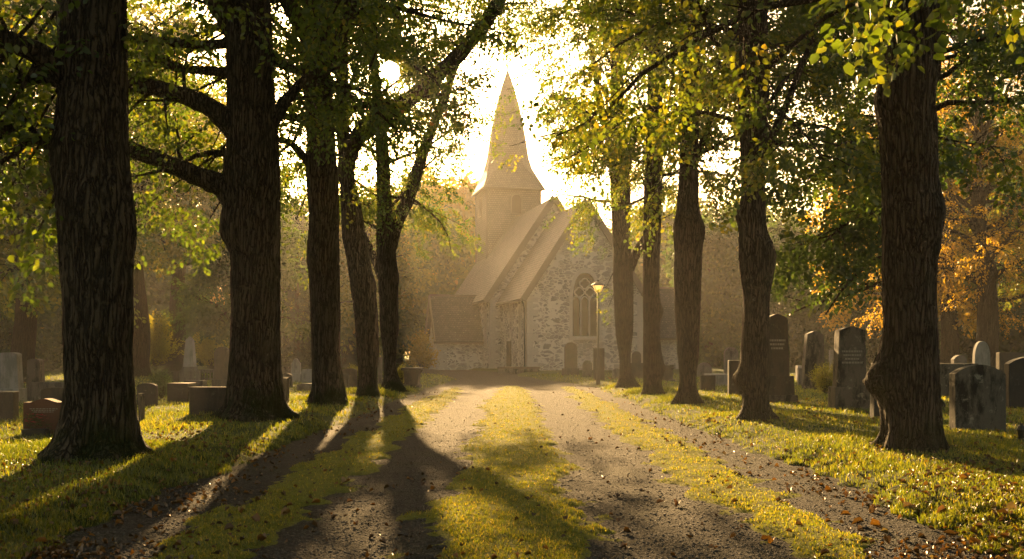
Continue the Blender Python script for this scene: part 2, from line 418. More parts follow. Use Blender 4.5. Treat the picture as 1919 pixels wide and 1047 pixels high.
# ------------------------------------------------------------------ leaves
def leaf_shape(L, wide=.62, bend=.12):
    w = wide * L / 2
    return np.array([(0, 0, 0), (.30*L, w*.95, bend*L*.6), (.70*L, w*.75, bend*L*.3), (L, 0, -bend*L*.9), (.70*L, -w*.75, bend*L*.3), (.30*L, -w*.95, bend*L*.6)])
LEAF_F = np.array([(0, 1, 2, 3), (0, 3, 4, 5)])
def rotm(yaw, pitch, roll):
    cy_, sy = np.cos(yaw), np.sin(yaw); cp, sp = np.cos(pitch), np.sin(pitch); cr, sr = np.cos(roll), np.sin(roll)
    Rz = np.array([[cy_, -sy, 0], [sy, cy_, 0], [0, 0, 1]]); Ry = np.array([[cp, 0, sp], [0, 1, 0], [-sp, 0, cp]])
    Rx = np.array([[1, 0, 0], [0, cr, -sr], [0, sr, cr]])
    return Rz @ Ry @ Rx
def spray(rng, n, length, L, wide=.62, spread=.2):
    V = []
    for i in range(n):
        t = (i + .6) / n; side = 1 if i % 2 else -1
        pos = np.array((t * length, side * rng.uniform(.02, spread) * (1.15 - .5 * t), rng.uniform(-.07, .04) - .10 * t * t))
        Rm = rotm(side * rng.uniform(.3, 1.5), rng.uniform(.0, 1.0), rng.normal(0, .55))
        V.append(leaf_shape(L * rng.uniform(.72, 1.15), wide) @ Rm.T + pos)
    return np.array(V)            # n,6,3
def spray_set(seed, n, length, L, wide=.62, spread=.2, k=6):
    r = np.random.default_rng(seed); return [spray(r, n, length, L, wide, spread) for _ in range(k)]
def leaf_cloud(rng, P, D, templates, scale=(.8, 1.25), tint0=None, base=(0, 0, 0), leafcut=None):
    """P positions, D outward directions of the sprays -> verts, faces, tints"""
    n = len(P)
    if n == 0: return np.zeros((0, 3)), np.zeros((0, 4), int), np.zeros(0)
    D = D / (np.linalg.norm(D, axis=1)[:, None] + 1e-9)
    up = np.array((0, 0, 1.)) + rng.normal(0, .38, (n, 3))
    Yv = np.cross(up, D); Yv /= np.linalg.norm(Yv, axis=1)[:, None] + 1e-9
    Zv = np.cross(D, Yv)
    R = np.stack([D, Yv, Zv], -1) * rng.uniform(*scale, n)[:, None, None]
    st = rng.beta(1.6, 2.0, n) if tint0 is None else np.clip(tint0 + rng.normal(0, .13, n), 0, 1)
    which = rng.integers(0, len(templates), n)
    VV, TT = [], []
    for q, T in enumerate(templates):
        m = which == q
        if not m.any(): continue
        v = np.einsum('nij,lpj->nlpi', R[m], T) + P[m][:, None, None, :]
        t = np.clip(st[m][:, None] * .65 + rng.beta(1.5, 1.8, (m.sum(), len(T))) * .45 - .03, 0, 1)
        VV.append(v.reshape(-1, 6, 3)); TT.append(t.ravel())
    V = np.concatenate(VV); t = np.concatenate(TT)
    if leafcut is not None:
        keep = leafcut(V[:, 3, :] + np.asarray(base)); V = V[keep]; t = t[keep]
    F = (np.arange(len(V))[:, None, None] * 6 + LEAF_F[None]).reshape(-1, 4)
    return V.reshape(-1, 3), F, np.repeat(t, 6)

def crown_mesh(name, twigs, leaf, mats, base=(0, 0, -99)):
    VV, FF, off = [], [], 0
    for P, R in twigs:
        if not sun_gap(spline(P, 12) + np.asarray(base)).all(): continue
        v, f = tube(P, R, 5); VV.append(v); FF.append(f + off); off += len(v)
    nv, nf = off, sum(len(f) for f in FF)
    V, F, t = leaf
    VV.append(V); FF.append(F + off)
    allF = np.concatenate(FF)
    return mesh_np(name, np.concatenate(VV), [allF], {'tint': np.concatenate([np.zeros(nv), t])}, mats=mats,
                   midx=np.concatenate([np.ones(nf, int), np.zeros(len(F), int)]))

def grow(rng, axis, z0, z1, R, n_limbs, ok=None, limb_r=.075, nb=8, ns=5, droop=.9, rise=(.05, .75), low=1.0, az_bias=None):
    """limbs and branches of a crown; axis(z)->(x,y) of the trunk. returns tubes and spray positions, directions (local)"""
    tw, SP, SD = [], [], []
    for i in range(n_limbs):
        t = (i + rng.random()) / n_limbs
        z = z0 + (z1 - z0) * t ** 1.15
        prof = (low + (1 - low) * min(1, t / .3)) * math.sqrt(max(.05, 1 - (max(0, t - .35) / .72) ** 2))
        L = R * prof * rng.uniform(.75, 1.1)
        az = i * 2.39996 + rng.uniform(-.4, .4)
        el = rng.uniform(*rise) + .5 * t
        d = np.array((math.cos(az) * math.cos(el), math.sin(az) * math.cos(el), math.sin(el)))
        x, y = axis(z)
        m = 7; P = [np.array((x, y, z))]; dd = d.copy()
        for q in range(m - 1):
            dd = dd + rng.normal(0, .16, 3); dd[2] -= droop * .11 * (q / m + .3); dd /= np.linalg.norm(dd)
            P.append(P[-1] + dd * L / (m - 1))
        P = np.array(P); rr = limb_r * prof * np.linspace(1, .18, m)
        if ok is None or ok(P[3:4])[0]: tw.append((P, rr))
        for b in range(nb):
            s = .22 + .78 * (b + rng.random()) / nb; f = s * (m - 1); i0 = min(int(f), m - 2)
            p0 = P[i0] + (P[i0+1] - P[i0]) * (f - i0); ld = P[i0+1] - P[i0]; ld /= np.linalg.norm(ld)
            side = 1 if b % 2 else -1
            pr = np.cross(ld, (0, 0, 1.)); pr /= np.linalg.norm(pr) + 1e-6
            bd = ld * rng.uniform(.3, .9) + pr * side * rng.uniform(.4, 1.1) + np.array((0, 0, rng.uniform(-.35, .5)))
            bd /= np.linalg.norm(bd)
            BL = R * rng.uniform(.22, .42) * (1.15 - .5 * s)
            Q = [p0]
            for q in range(3):
                bd = bd + rng.normal(0, .2, 3); bd[2] -= .16 * droop; bd /= np.linalg.norm(bd); Q.append(Q[-1] + bd * BL / 3)
            Q = np.array(Q)
            if ok is not None and not ok(Q[2:3])[0]: continue
            tw.append((Q, limb_r * .26 * np.array((1, .7, .45, .2))))
            for e in range(ns):
                u = .25 + .8 * (e + rng.random()) / ns; f2 = min(u * 3, 2.99); j = int(f2)
                sp = Q[j] + (Q[j+1] - Q[j]) * (f2 - j) + rng.normal(0, .06, 3)
                sd = (Q[j+1] - Q[j]); sd = sd / np.linalg.norm(sd) + rng.normal(0, .55, 3); sd[2] -= .25
                SP.append(sp); SD.append(sd)
    return tw, np.array(SP).reshape(-1, 3), np.array(SD).reshape(-1, 3)

# ------------------------------------------------------------------ trunks
def trunk_mesh(name, Z, C, Rr, segs, amp, freq, burls=(), seed=0., below=.35, lobes=.34):
    """Z heights (local), C (n,2) centres, Rr radii"""
    n = len(Z); th = np.linspace(0, 2 * PI, segs, endpoint=False)
    ct, st = np.cos(th), np.sin(th)
    r = Rr[:, None] * np.ones(segs)[None]
    zz = Z[:, None] * np.ones(segs)[None]
    bx, by = ct[None] * Rr.mean(), st[None] * Rr.mean()
    flare = np.exp(-np.maximum(zz, 0) / .34)
    r = r * (1 + lobes * flare * (vn(ct[None]*2.3 + seed, st[None]*2.3, zz*.3) * 2 - 1.0))
    r = r * (1 + .07 * (fbm(ct[None]*1.4 + seed, st[None]*1.4, zz*.9 + seed, 2) - .5))
    wob = vn(bx*3 + seed, by*3, zz*1.3) * .9
    n1 = 1 - np.abs(2 * vn(bx*freq + wob + seed, by*freq + wob, zz*freq*.16 + seed) - 1)
    n2 = 1 - np.abs(2 * vn(bx*freq*2.1 + seed, by*freq*2.1, zz*freq*.4) - 1)
    r = r + amp * (.75 * n1 ** 1.5 + .35 * n2 - .6) * np.minimum(1, Rr[:, None] / .3)
    for (ang, bz, a, s) in burls:
        dth = np.angle(np.exp(1j * (th - ang)))[None]
        g = np.exp(-((dth * Rr[:, None]) ** 2 + (zz - bz) ** 2) / (2 * s * s))
        r = r + a * g * (1 + .5 * (vn(ct[None]*9, st[None]*9, zz*9) - .5))
    V = np.stack([C[:, 0:1] + ct[None] * r, C[:, 1:2] + st[None] * r, zz], -1)
    V[0, :, 2] -= below
    i = np.arange(n - 1)[:, None] * segs; j = np.arange(segs)[None]; k = (j + 1) % segs
    F = np.stack([i + j, i + k, i + segs + k, i + segs + j], -1).reshape(-1, 4)
    return mesh_np(name, V.reshape(-1, 3), [F], smooth=True)
def limb_mesh(name, P, R, seed=0, segs=14, amp=.02, n=40):
    P = spline(P, n); R = np.interp(np.linspace(0, 1, n), np.linspace(0, 1, len(R)), R)
    rng = np.random.default_rng(seed)
    P = P + np.cumsum(rng.normal(0, .006, P.shape), 0) * np.linspace(0, 1, n)[:, None]
    V, F = tube(P, R, segs); V = V.reshape(n, segs, 3)
    nz = vn(V[..., 0]*9 + seed, V[..., 1]*9, V[..., 2]*9) - .5
    V = P[:, None] + (V - P[:, None]) * (1 + .32 * nz)[..., None]
    return mesh_np(name, V.reshape(-1, 3), [F], smooth=True), P, R

# where the avenue's crowns may hang: upper bound of py as a function of px (the gap over the drive and church stays open)
ENV_X = [-200, 110, 240, 420, 560, 640, 700, 780, 832, 850, 868, 878, 905, 925, 955, 985, 1000, 1040, 1056, 1075, 1120, 1200, 1260, 1320, 1450, 1650, 1750, 2200]
ENV_Y = [500, 480, 350, 330, 400, 440, 450, 470, 440, 380, 340, 200, 160, 122, 95, 120, 200, 262, 330, 410, 455, 460, 460, 440, 430, 420, 400, 420]
def env_ok(base, rng, jit=16, extra=0):
    b = np.asarray(base)
    def f(P):
        W = P + b; x, y = pxof(W), pyof(W)
        return (y < np.interp(x, ENV_X, ENV_Y) + extra + rng.normal(0, jit, len(P))) | (W[:, 1] < 1)
    return f
OAK = spray_set(1, 20, .62, .105, .66, .22)
LIME = spray_set(2, 20, .62, .100, .80, .22)
BIG = spray_set(3, 17, 1.0, .21, .75, .38)
HUGE = spray_set(4, 15, 1.7, .40, .8, .65)
NEED = spray_set(5, 26, .9, .26, .16, .22)

def row_tree(label, basepx, prof, z0, z1, R, nl, leaf, tmpl, bark, seed, limbs=(), burls=(), top=None, extra_env=0, segs=120, amp=.03, nb=9, ns=6, sprays=(), droop=.9, rise=(.05, .75), tint=None):
    X, Y = ground(*basepx); Z = gz(X, Y); rng = np.random.default_rng(seed)
    root = thing('avenue_tree', label, 'tree', (X, Y, Z), group='old trees lining the church drive')
    b = np.array((X, Y, Z))
    pr = sorted(prof, key=lambda p: -p[0])
    zs = np.array([wz(p[0], Y) - Z for p in pr]); zs[0] = 0.
    cx_ = np.array([wx((p[1] + p[2]) / 2, Y) - X for p in pr]); rs = np.array([(p[2] - p[1]) / 2 / FP * Y for p in pr])
    zt = z1 + 1.0
    dzt = zt - zs[-1]
    if dzt > .5:
        tx = (top if top is not None else rng.uniform(-.3, .3))
        zs = np.append(zs, [zs[-1] + dzt * .5, zt]); cx_ = np.append(cx_, [cx_[-1] + tx * .6, cx_[-1] + tx * 1.2]); rs = np.append(rs, [rs[-1] * .62, .05])
    vis = min(zt, wz(-40, Y) - Z)
    n = int(max(60, vis / max(.035, Y * .0016)))
    zz = np.concatenate([np.linspace(0, 1.0, 34, endpoint=False), np.linspace(1.0, vis, n, endpoint=False), np.linspace(vis, zt, 14)]) if zt > vis + .3 else np.concatenate([np.linspace(0, 1., 34, endpoint=False), np.linspace(1., zt, n)])
    c = spline_1d(zs, cx_, zz); r = np.maximum(spline_1d(zs, rs, zz), .03)
    cyw = .12 * np.sin(zz * .5 + seed) * np.minimum(1, zz / 3)
    fr = np.exp(-zz / .22) * .10
    r = r * (1 + fr)
    bl = [((0 if s == 1 else PI if s == -1 else 1.5 * PI), wz(y, Y) - Z, a, sz) for (y, s, a, sz) in burls]
    link('trunk', trunk_mesh('trunk', zz, np.stack([c, cyw], 1), r - amp * .3, segs, amp, 11. if Y < 27 else 9., bl, seed * 3.7), bark, root)
    axis = lambda z: (float(np.interp(z, zz, c)), float(np.interp(z, zz, cyw)))
    ok = env_ok((X, Y, Z), rng, 16, extra_env)
    tw, SP, SD = [], [], []
    for li, (pts, ra, rb) in enumerate(limbs):
        P = np.array([(wx(px, Y + dy) - X, dy, wz(py, Y + dy) - Z) for px, py, dy in pts])
        me, PP, RR = limb_mesh('limb', P, np.linspace(ra, rb, len(P)) * Y / FP, seed * 10 + li)
        link('limb', me, bark, root)
        # side branches along the hand-placed limbs
        for q in range(7):
            i = int(len(PP) * (.3 + .68 * rng.random())) - 1; i = max(1, min(i, len(PP) - 2))
            ld = PP[i+1] - PP[i]; ld /= np.linalg.norm(ld) + 1e-9
            bd = ld * .6 + rng.normal(0, .6, 3) + np.array((0, 0, .1)); bd /= np.linalg.norm(bd)
            Lb = rng.uniform(.7, 1.6); Q = [PP[i]]
            for s in range(3):
                bd = bd + rng.normal(0, .22, 3); bd[2] -= .08; bd /= np.linalg.norm(bd); Q.append(Q[-1] + bd * Lb / 3)
            Q = np.array(Q)
            if not ok(Q[2:3])[0]: continue
            tw.append((Q, RR[i] * .28 * np.array((1, .7, .45, .2))))
            for e in range(4):
                j = min(int((e + 1) * .74), 2); SP.append(Q[j+1] + rng.normal(0, .1, 3)); SD.append(bd + rng.normal(0, .5, 3))
    SP = np.array(SP).reshape(-1, 3); SD = np.array(SD).reshape(-1, 3)
    t2, S2, D2 = grow(rng, axis, z0, z1, R, nl, ok, limb_r=max(.055, rs[0] * .17), nb=nb, ns=ns, droop=droop, rise=rise)
    tw += t2; SP = np.vstack([SP, S2]); SD = np.vstack([SD, D2])
    keep = ok(SP); SP, SD = SP[keep], SD[keep]
    for (px, py, dy, cnt, rad) in sprays:        # low sprays the photo shows apart from the rest of the crown
        a = np.array((wx(px, Y + dy) - X, dy, wz(py, Y + dy) - Z)); zc = a[2] + rad * 1.2
        ax = axis(min(zc + .8, zt)); o = np.array((ax[0], ax[1], min(zc + .8, zt)))
        mid = (o + a) / 2 + np.array((0, 0, .25)); tw.append((spline(np.array([o, mid, a + (0, 0, rad * .5)]), 8), np.linspace(.035, .01, 8)))
        SP = np.vstack([SP, a + rng.normal(0, 1, (cnt, 3)) * np.array((rad, rad, rad * .75)) * .55])
        SD = np.vstack([SD, rng.normal(0, .7, (cnt, 3)) + np.array((np.sign(a[0] - o[0]) * .6, 0, -.45))])
    lc = leaf_cloud(rng, SP, SD, tmpl, tint0=tint, base=b, leafcut=sun_gap)
    link('crown', crown_mesh('crown', tw, lc, [leaf, bark], b), None, root)
    return root
def spline_1d(x, y, q):
    """smooth monotone-ish interpolation"""
    x = np.asarray(x, float); y = np.asarray(y, float); o = np.argsort(x); x, y = x[o], y[o]
    m = np.gradient(y, x); i = np.clip(np.searchsorted(x, q) - 1, 0, len(x) - 2)
    h = x[i+1] - x[i]; t = np.clip((q - x[i]) / h, 0, 1)
    return (2*t**3 - 3*t**2 + 1)*y[i] + (t**3 - 2*t**2 + t)*h*m[i] + (-2*t**3 + 3*t**2)*y[i+1] + (t**3 - t**2)*h*m[i+1]

for (px, py, a, s) in ((190, 852, .10, .9), (475, 782, .13, .9), (615, 756, .10, .8), (690, 741, .08, .8), (735, 731, .08, .8),
                       (1710, 838, .09, .9), (1415, 785, .08, .8), (1292, 755, .07, .8), (1222, 738, .07, .7), (1175, 725, .06, .7)):
    Y = (EYE - .12) * FP / (py - YH); MOUNDS.append((wx(px, Y), Y, a, s))

ok_, lm, ol, ll = M['oak_bark'], M['lime_bark'], M['oak_leaf'], M['lime_leaf']
row_tree('massive oak nearest on the left, deeply furrowed trunk with flared mossy base', (190, 850),
    [(850, 88, 272), (835, 102, 262), (800, 116, 255), (720, 127, 250), (600, 125, 249), (500, 120, 249), (450, 116, 251), (400, 112, 247), (320, 103, 240), (280, 100, 236), (200, 106, 233), (100, 105, 230), (0, 104, 228), (-60, 106, 226)],
    6.6, 15, 6.4, 34, ol, OAK, ok_, 11, segs=240, amp=.055,
    limbs=[([(135, 165, 0), (95, 118, -.2), (50, 92, -.4), (0, 76, -.5), (-90, 62, -.8), (-200, 20, -1.)], 24, 12),
           ([(130, 170, 0), (95, 148, .2), (40, 146, .3), (-30, 152, .3), (-130, 130, .5)], 13, 8),
           ([(130, 300, 0), (95, 268, .1), (50, 250, .2), (0, 236, .3), (-80, 222, .5), (-170, 190, .6)], 17, 9),
           ([(50, 252, .2), (38, 275, .1), (5, 300, .0), (-40, 330, -.1)], 7, 4)],
    sprays=[(40, 30, -.3, 16, .8), (75, 190, -.2, 10, .6), (20, 190, .2, 12, .7), (50, 320, .3, 14, .7), (20, 400, .5, 12, .7), (85, 410, .8, 8, .5), (60, 500, 1.2, 8, .6), (270, 20, .3, 14, .7), (15, 110, 0, 10, .6)],
    burls=[(410, 1, .04, .2), (310, -1, .05, .2), (395, 0, .05, .2), (640, 0, .04, .15)])
row_tree('second oak on the left with long limbs reaching left and a burl', (475, 780),
    [(780, 415, 543), (770, 422, 536), (740, 428, 531), (700, 430, 528), (600, 432, 523), (520, 431, 522), (470, 426, 521), (440, 414, 521), (420, 411, 521), (380, 416, 521), (350, 414, 522), (300, 418, 521), (240, 424, 518), (200, 425, 514), (100, 425, 511), (0, 426, 507), (-60, 428, 505)],
    6.7, 16, 5.4, 36, ol, OAK, ok_, 12, segs=200, amp=.05,
    limbs=[([(452, 262, 0), (420, 222, -.1), (385, 196, -.2), (340, 178, -.3), (290, 163, -.4), (235, 153, -.5), (120, 132, -.6), (20, 128, -.6)], 21, 10),
           ([(450, 390, 0), (418, 352, -.1), (385, 336, -.2), (340, 319, -.3), (290, 298, -.4), (235, 281, -.5), (100, 240, -.6), (10, 215, -.6)], 23, 10),
           ([(440, 60, 0), (415, 20, -.1), (392, -10, -.2), (350, -60, -.4)], 20, 14),
           ([(432, 288, .3), (395, 286, .6), (365, 294, .8), (345, 305, 1.)], 7, 3),
           ([(508, 230, 0), (540, 185, .3), (565, 160, .5), (600, 135, .8)], 14, 6)],
    sprays=[(300, 60, 0, 20, 1.1), (355, 110, .2, 18, 1.), (260, 110, -.2, 14, .8), (390, 60, .2, 14, .9), (300, 215, .2, 16, .9), (365, 245, .4, 14, .8), (270, 190, 0, 10, .7), (400, 300, .8, 10, .6), (300, 350, .6, 14, .9), (350, 400, .9, 14, .9), (275, 420, 1., 12, .8), (385, 450, 1., 8, .6), (540, 60, .4, 16, .9), (545, 200, .6, 12, .8), (250, 270, .3, 8, .6)],
    burls=[(432, -1, .03, .2), (755, 0, .09, .35), (470, 0, .06, .2)])
row_tree('third oak on the left, straight trunk with dark moss at its right foot', (615, 755),
    [(755, 580, 651), (745, 583, 646), (700, 584, 640), (600, 582, 637), (520, 578, 635), (480, 574, 635), (440, 577, 635), (400, 578, 635), (320, 574, 633), (280, 576, 630), (200, 573, 626), (100, 573, 620), (0, 571, 621), (-60, 570, 619)],
    7.3, 17, 4.8, 30, ol, OAK, ok_, 13, segs=150, amp=.045, top=-.4,
    limbs=[([(592, 90, 0), (565, 55, -.2), (540, 10, -.3), (515, -40, -.5)], 15, 10),
           ([(588, 235, 0), (560, 222, -.2), (530, 216, -.4), (510, 200, -.5)], 10, 5),
           ([(590, 320, 0), (562, 285, -.3), (540, 265, -.5), (515, 262, -.7)], 9, 4)],
    sprays=[(545, 120, -.2, 14, .9), (550, 300, .2, 14, .9), (545, 380, .5, 12, .9), (555, 440, .7, 10, .8), (660, 60, .3, 14, .9), (650, 170, .4, 14, .9), (560, 20, 0, 12, .9), (660, 330, .6, 12, .8)],
    burls=[(470, -1, .03, .2), (735, 1, .08, .3), (560, 0, .06, .15)])
row_tree('fourth tree on the left whose thick limb sweeps up over the drive', (690, 740),
    [(740, 667, 716), (730, 669, 712), (650, 668, 710), (560, 660, 705), (520, 655, 700), (450, 643, 688), (400, 640, 680), (320, 636, 664), (250, 632, 656), (200, 630, 654), (0, 632, 650), (-40, 634, 648)],
    7.6, 18, 4.6, 30, ol, OAK, ok_, 14, segs=110, amp=.04, top=-.5,
    limbs=[([(648, 340, 0), (652, 295, -.1), (680, 244, -.3), (722, 212, -.4), (770, 184, -.5), (822, 138, -.6), (868, 98, -.7), (905, 52, -.8), (945, -8, -.9), (985, -70, -1.)], 17, 11)],
    burls=[(530, 1, .06, .2)], sprays=[(905, 18, -.8, 34, 1.1), (950, 8, -.9, 34, 1.1), (925, 60, -.9, 14, .7), (860, 60, -.7, 14, .9), (830, 130, -.6, 12, .8), (790, 60, -.5, 14, 1.), (735, 95, -.4, 12, .8), (690, 140, -.3, 12, .8), (770, 150, -.5, 10, .7), (720, 170, -.6, 6, .5), (682, 320, .3, 10, .7), (668, 370, .4, 10, .7), (1000, 10, -1., 10, .8)])
row_tree('fifth tree on the left, dark forked trunk nearest the church', (735, 730),
    [(730, 714, 758), (720, 716, 753), (600, 712, 748), (500, 708, 745), (440, 706, 740), (400, 706, 736), (300, 704, 730), (220, 700, 722), (150, 694, 712), (60, 688, 704), (-20, 684, 698)],
    5.2, 19, 4.5, 34, ol, OAK, ok_, 15, segs=100, amp=.04, top=-.3,
    limbs=[([(728, 470, 0), (740, 425, -.1), (764, 372, -.2), (782, 318, -.3), (800, 262, -.4), (818, 215, -.4), (842, 150, -.5), (862, 90, -.6)], 14, 6),
           ([(715, 520, 0), (695, 470, .2), (672, 420, .4), (655, 380, .6)], 8, 5)],
    burls=[(520, 1, .05, .2)], sprays=[(690, 380, .4, 12, .8), (695, 300, .3, 10, .7), (845, 215, -.5, 16, 1.), (860, 165, -.6, 10, .7), (835, 300, -.5, 16, 1.), (800, 350, -.4, 18, 1.1), (850, 345, -.5, 8, .7), (830, 410, -.4, 16, 1.), (790, 440, -.3, 16, 1.), (770, 250, -.4, 16, 1.), (760, 110, -.6, 14, .9), (705, 95, -.6, 14, .9), (730, 180, -.9, 5, .5), (870, 440, -.5, 5, .6)])
row_tree('large lime nearest on the right, dark furrowed trunk with a knobbly burl', (1710, 838),
    [(838, 1648, 1773), (825, 1653, 1768), (780, 1656, 1762), (740, 1657, 1760), (690, 1657, 1758), (600, 1658, 1755), (524, 1653, 1752), (440, 1652, 1758), (405, 1650, 1762), (350, 1650, 1752), (250, 1645, 1748), (180, 1638, 1747), (140, 1648, 1752), (60, 1648, 1752), (0, 1648, 1748), (-60, 1650, 1745)],
    6.2, 15, 6.2, 34, ll, LIME, lm, 21, segs=240, amp=.045,
    burls=[(712, -1, .18, .17), (405, 1, .03, .2), (185, -1, .03, .2), (420, 0, .06, .2), (700, -1, .08, .3)],
    sprays=[(1690, 20, -1.4, 4, .4), (1740, 60, -1.2, 3, .3)])
row_tree('second lime on the right with knotty bulges halfway up the trunk', (1415, 785),
    [(785, 1387, 1453), (775, 1390, 1447), (700, 1386, 1443), (600, 1390, 1440), (560, 1390, 1440), (500, 1383, 1447), (470, 1382, 1447), (430, 1382, 1434), (400, 1381, 1432), (380, 1385, 1432), (300, 1386, 1434), (200, 1383, 1440), (100, 1386, 1440), (0, 1390, 1440), (-40, 1392, 1438)],
    5.5, 15, 4.8, 36, ll, LIME, lm, 22, segs=160, amp=.036,
    burls=[(710, -1, .14, .15), (480, 1, .03, .2), (405, -1, .04, .15), (590, 0, .05, .15)],
    limbs=[([(1420, 330, 0), (1440, 270, .2), (1470, 200, .4), (1500, 120, .6), (1530, 40, .8)], 9, 5)],
    sprays=[(1450, 300, -1.5, 14, .7), (1400, 300, -1.6, 8, .4), (1360, 130, -1.2, 8, .5)])
row_tree('third lime on the right, pale brown trunk swollen below the crown', (1292, 755),
    [(755, 1264, 1317), (745, 1268, 1312), (650, 1268, 1310), (550, 1262, 1312), (470, 1263, 1316), (430, 1262, 1318), (390, 1268, 1312), (350, 1272, 1310), (200, 1275, 1312), (0, 1275, 1315), (-40, 1277, 1312)],
    6.3, 17, 4.4, 32, ll, LIME, lm, 23, segs=110, amp=.022,
    limbs=[([(1285, 340, 0), (1312, 280, -.2), (1338, 215, -.3), (1360, 150, -.5)], 8, 4)],
    burls=[(430, 1, .05, .2)], sprays=[(1335, 290, .2, 14, .8), (1345, 345, .3, 12, .7), (1350, 400, .5, 8, .6), (1215, 400, -1.2, 10, .6), (1240, 350, -1.2, 10, .6)])
row_tree('fourth lime on the right, slim straight trunk beside the lamp', (1222, 738),
    [(738, 1202, 1243), (730, 1204, 1240), (690, 1204, 1243), (660, 1205, 1240), (600, 1205, 1238), (585, 1205, 1241), (560, 1205, 1238), (450, 1206, 1239), (320, 1208, 1243), (200, 1212, 1242), (0, 1216, 1240), (-30, 1217, 1238)],
    6.8, 17, 3.8, 24, ll, LIME, lm, 24, segs=90, amp=.022, burls=[(690, 1, .06, .18), (585, 1, .05, .15)])
row_tree('fifth lime on the right with a forked trunk, standing closest to the church gable', (1175, 725),
    [(725, 1154, 1196), (715, 1157, 1191), (600, 1152, 1188), (540, 1150, 1188), (450, 1148, 1182), (400, 1146, 1182), (330, 1142, 1180), (250, 1142, 1172), (150, 1144, 1168), (0, 1148, 1166)],
    6.6, 18, 3.8, 26, ll, LIME, lm, 25, segs=90, amp=.022,
    limbs=[([(1180, 505, 0), (1195, 470, -.1), (1212, 440, -.2), (1228, 400, -.3)], 9, 7),
           ([(1158, 345, 0), (1145, 300, -.1), (1125, 255, -.2), (1095, 215, -.3), (1060, 190, -.5), (1030, 182, -.6)], 10, 4),
           ([(1150, 300, 0), (1132, 230, .2), (1118, 160, .3), (1105, 80, .5)], 8, 4)],
    sprays=[(1010, 50, -.7, 34, 1.1), (1060, 110, -.6, 28, 1.1), (975, 70, -.9, 16, .8), (1035, 160, -.6, 16, .8), (1085, 250, -.5, 14, 1.), (1050, 200, -.6, 10, .8), (1090, 330, -.4, 12, .9), (985, 25, -.8, 30, 1.), (1015, 120, -.8, 8, .7), (1090, 400, -.5, 14, .9), (1120, 440, -.6, 9, .6), (940, 235, -1.5, 12, .75), (950, 180, -1.5, 6, .5), (955, 285, -1.5, 5, .45), (1135, 545, -.6, 2, .2), (1140, 580, -.6, 2, .2)])

# ------------------------------------------------------------------ other trees
def wood_tree(name, label, px, py, height, z0, R, nl, leaf, tmpl, seed, r0=.32, group=None, nb=8, ns=5, scale=(.9, 1.3), tint=None, droop=1.1, lean=0., ok=None, rise=(.0, .7), low=.95):
    X, Y = ground(px, py) if py else px; Z = gz(X, Y); rng = np.random.default_rng(seed)
    root = thing(name, label, 'tree', (X, Y, Z), group=group)
    zz = np.concatenate([np.linspace(0, 1, 10, endpoint=False), np.linspace(1, height * .92, 40)])
    c = np.stack([lean * (zz / height) ** 1.5 * height * .2 + .16 * np.sin(zz * .55 + seed) * np.minimum(1, zz / 2), .12 * np.sin(zz * .4 + 2 * seed)], 1)
    c -= c[0]
    r = r0 * (1 - .93 * (zz / (height * .93)) ** 1.1) + .02; r *= 1 + .55 * np.exp(-zz / .3)
    link('trunk', trunk_mesh('trunk', zz, c, r, 40, .03, 8., (), seed * 1.3), M['far_bark'], root)
    axis = lambda z: (float(np.interp(z, zz, c[:, 0])), float(np.interp(z, zz, c[:, 1])))
    f = ok((X, Y, Z), rng) if ok else None
    tw, SP, SD = grow(rng, axis, z0, height * .9, R, nl, f, limb_r=max(.05, r0 * .25), nb=nb, ns=ns, droop=droop, rise=rise, low=low)
    if f is not None:
        k = f(SP); SP, SD = SP[k], SD[k]
    lc = leaf_cloud(rng, SP, SD, tmpl, scale, tint0=tint, base=(X, Y, Z), leafcut=sun_gap)
    link('crown', crown_mesh('crown', tw, lc, [leaf, M['far_bark']], (X, Y, Z)), None, root)
    return root
def conifer(name, label, px, py, height, R, seed, group=None):
    X, Y = ground(px, py); Z = gz(X, Y); rng = np.random.default_rng(seed)
    root = thing(name, label, 'tree', (X, Y, Z), group=group)
    zz = np.linspace(0, height, 40); c = np.zeros((40, 2))
    link('trunk', trunk_mesh('trunk', zz, c, .28 * (1 - .95 * zz / height) + .01, 20, .02, 8., (), seed), M['far_bark'], root)
    tw, SP, SD = [], [], []
    n = 110
    for i in range(n):
        t = (i + rng.random()) / n; z = .35 + (height - .5) * t; az = i * 2.39996
        L = R * (1 - t) ** .8 * rng.uniform(.8, 1.1) + .15; m = 5
        s = np.linspace(0, 1, m); P = np.stack([np.cos(az) * L * s, np.sin(az) * L * s, z + .15 * s - .75 * L * .5 * s ** 2 + .12 * L * s ** 3], 1)
        tw.append((P, np.linspace(.03, .008, m)))
        q = max(3, int(L * 4.5))
        for e in range(q):
            u = .15 + .9 * (e + rng.random()) / q; p = np.array([np.interp(u, s, P[:, a]) for a in range(3)])
            SP.append(p + rng.normal(0, .05, 3)); SD.append(np.array((np.cos(az + rng.normal(0, .7)), np.sin(az + rng.normal(0, .7)), -.5 + rng.normal(0, .2))))
    lc = leaf_cloud(rng, np.array(SP), np.array(SD), NEED, (.8, 1.3))
    link('crown', crown_mesh('crown', tw, lc, [M['needles'], M['far_bark']]), None, root)
    return root
def env2(base, rng): return env_ok(base, rng, 14, 140)

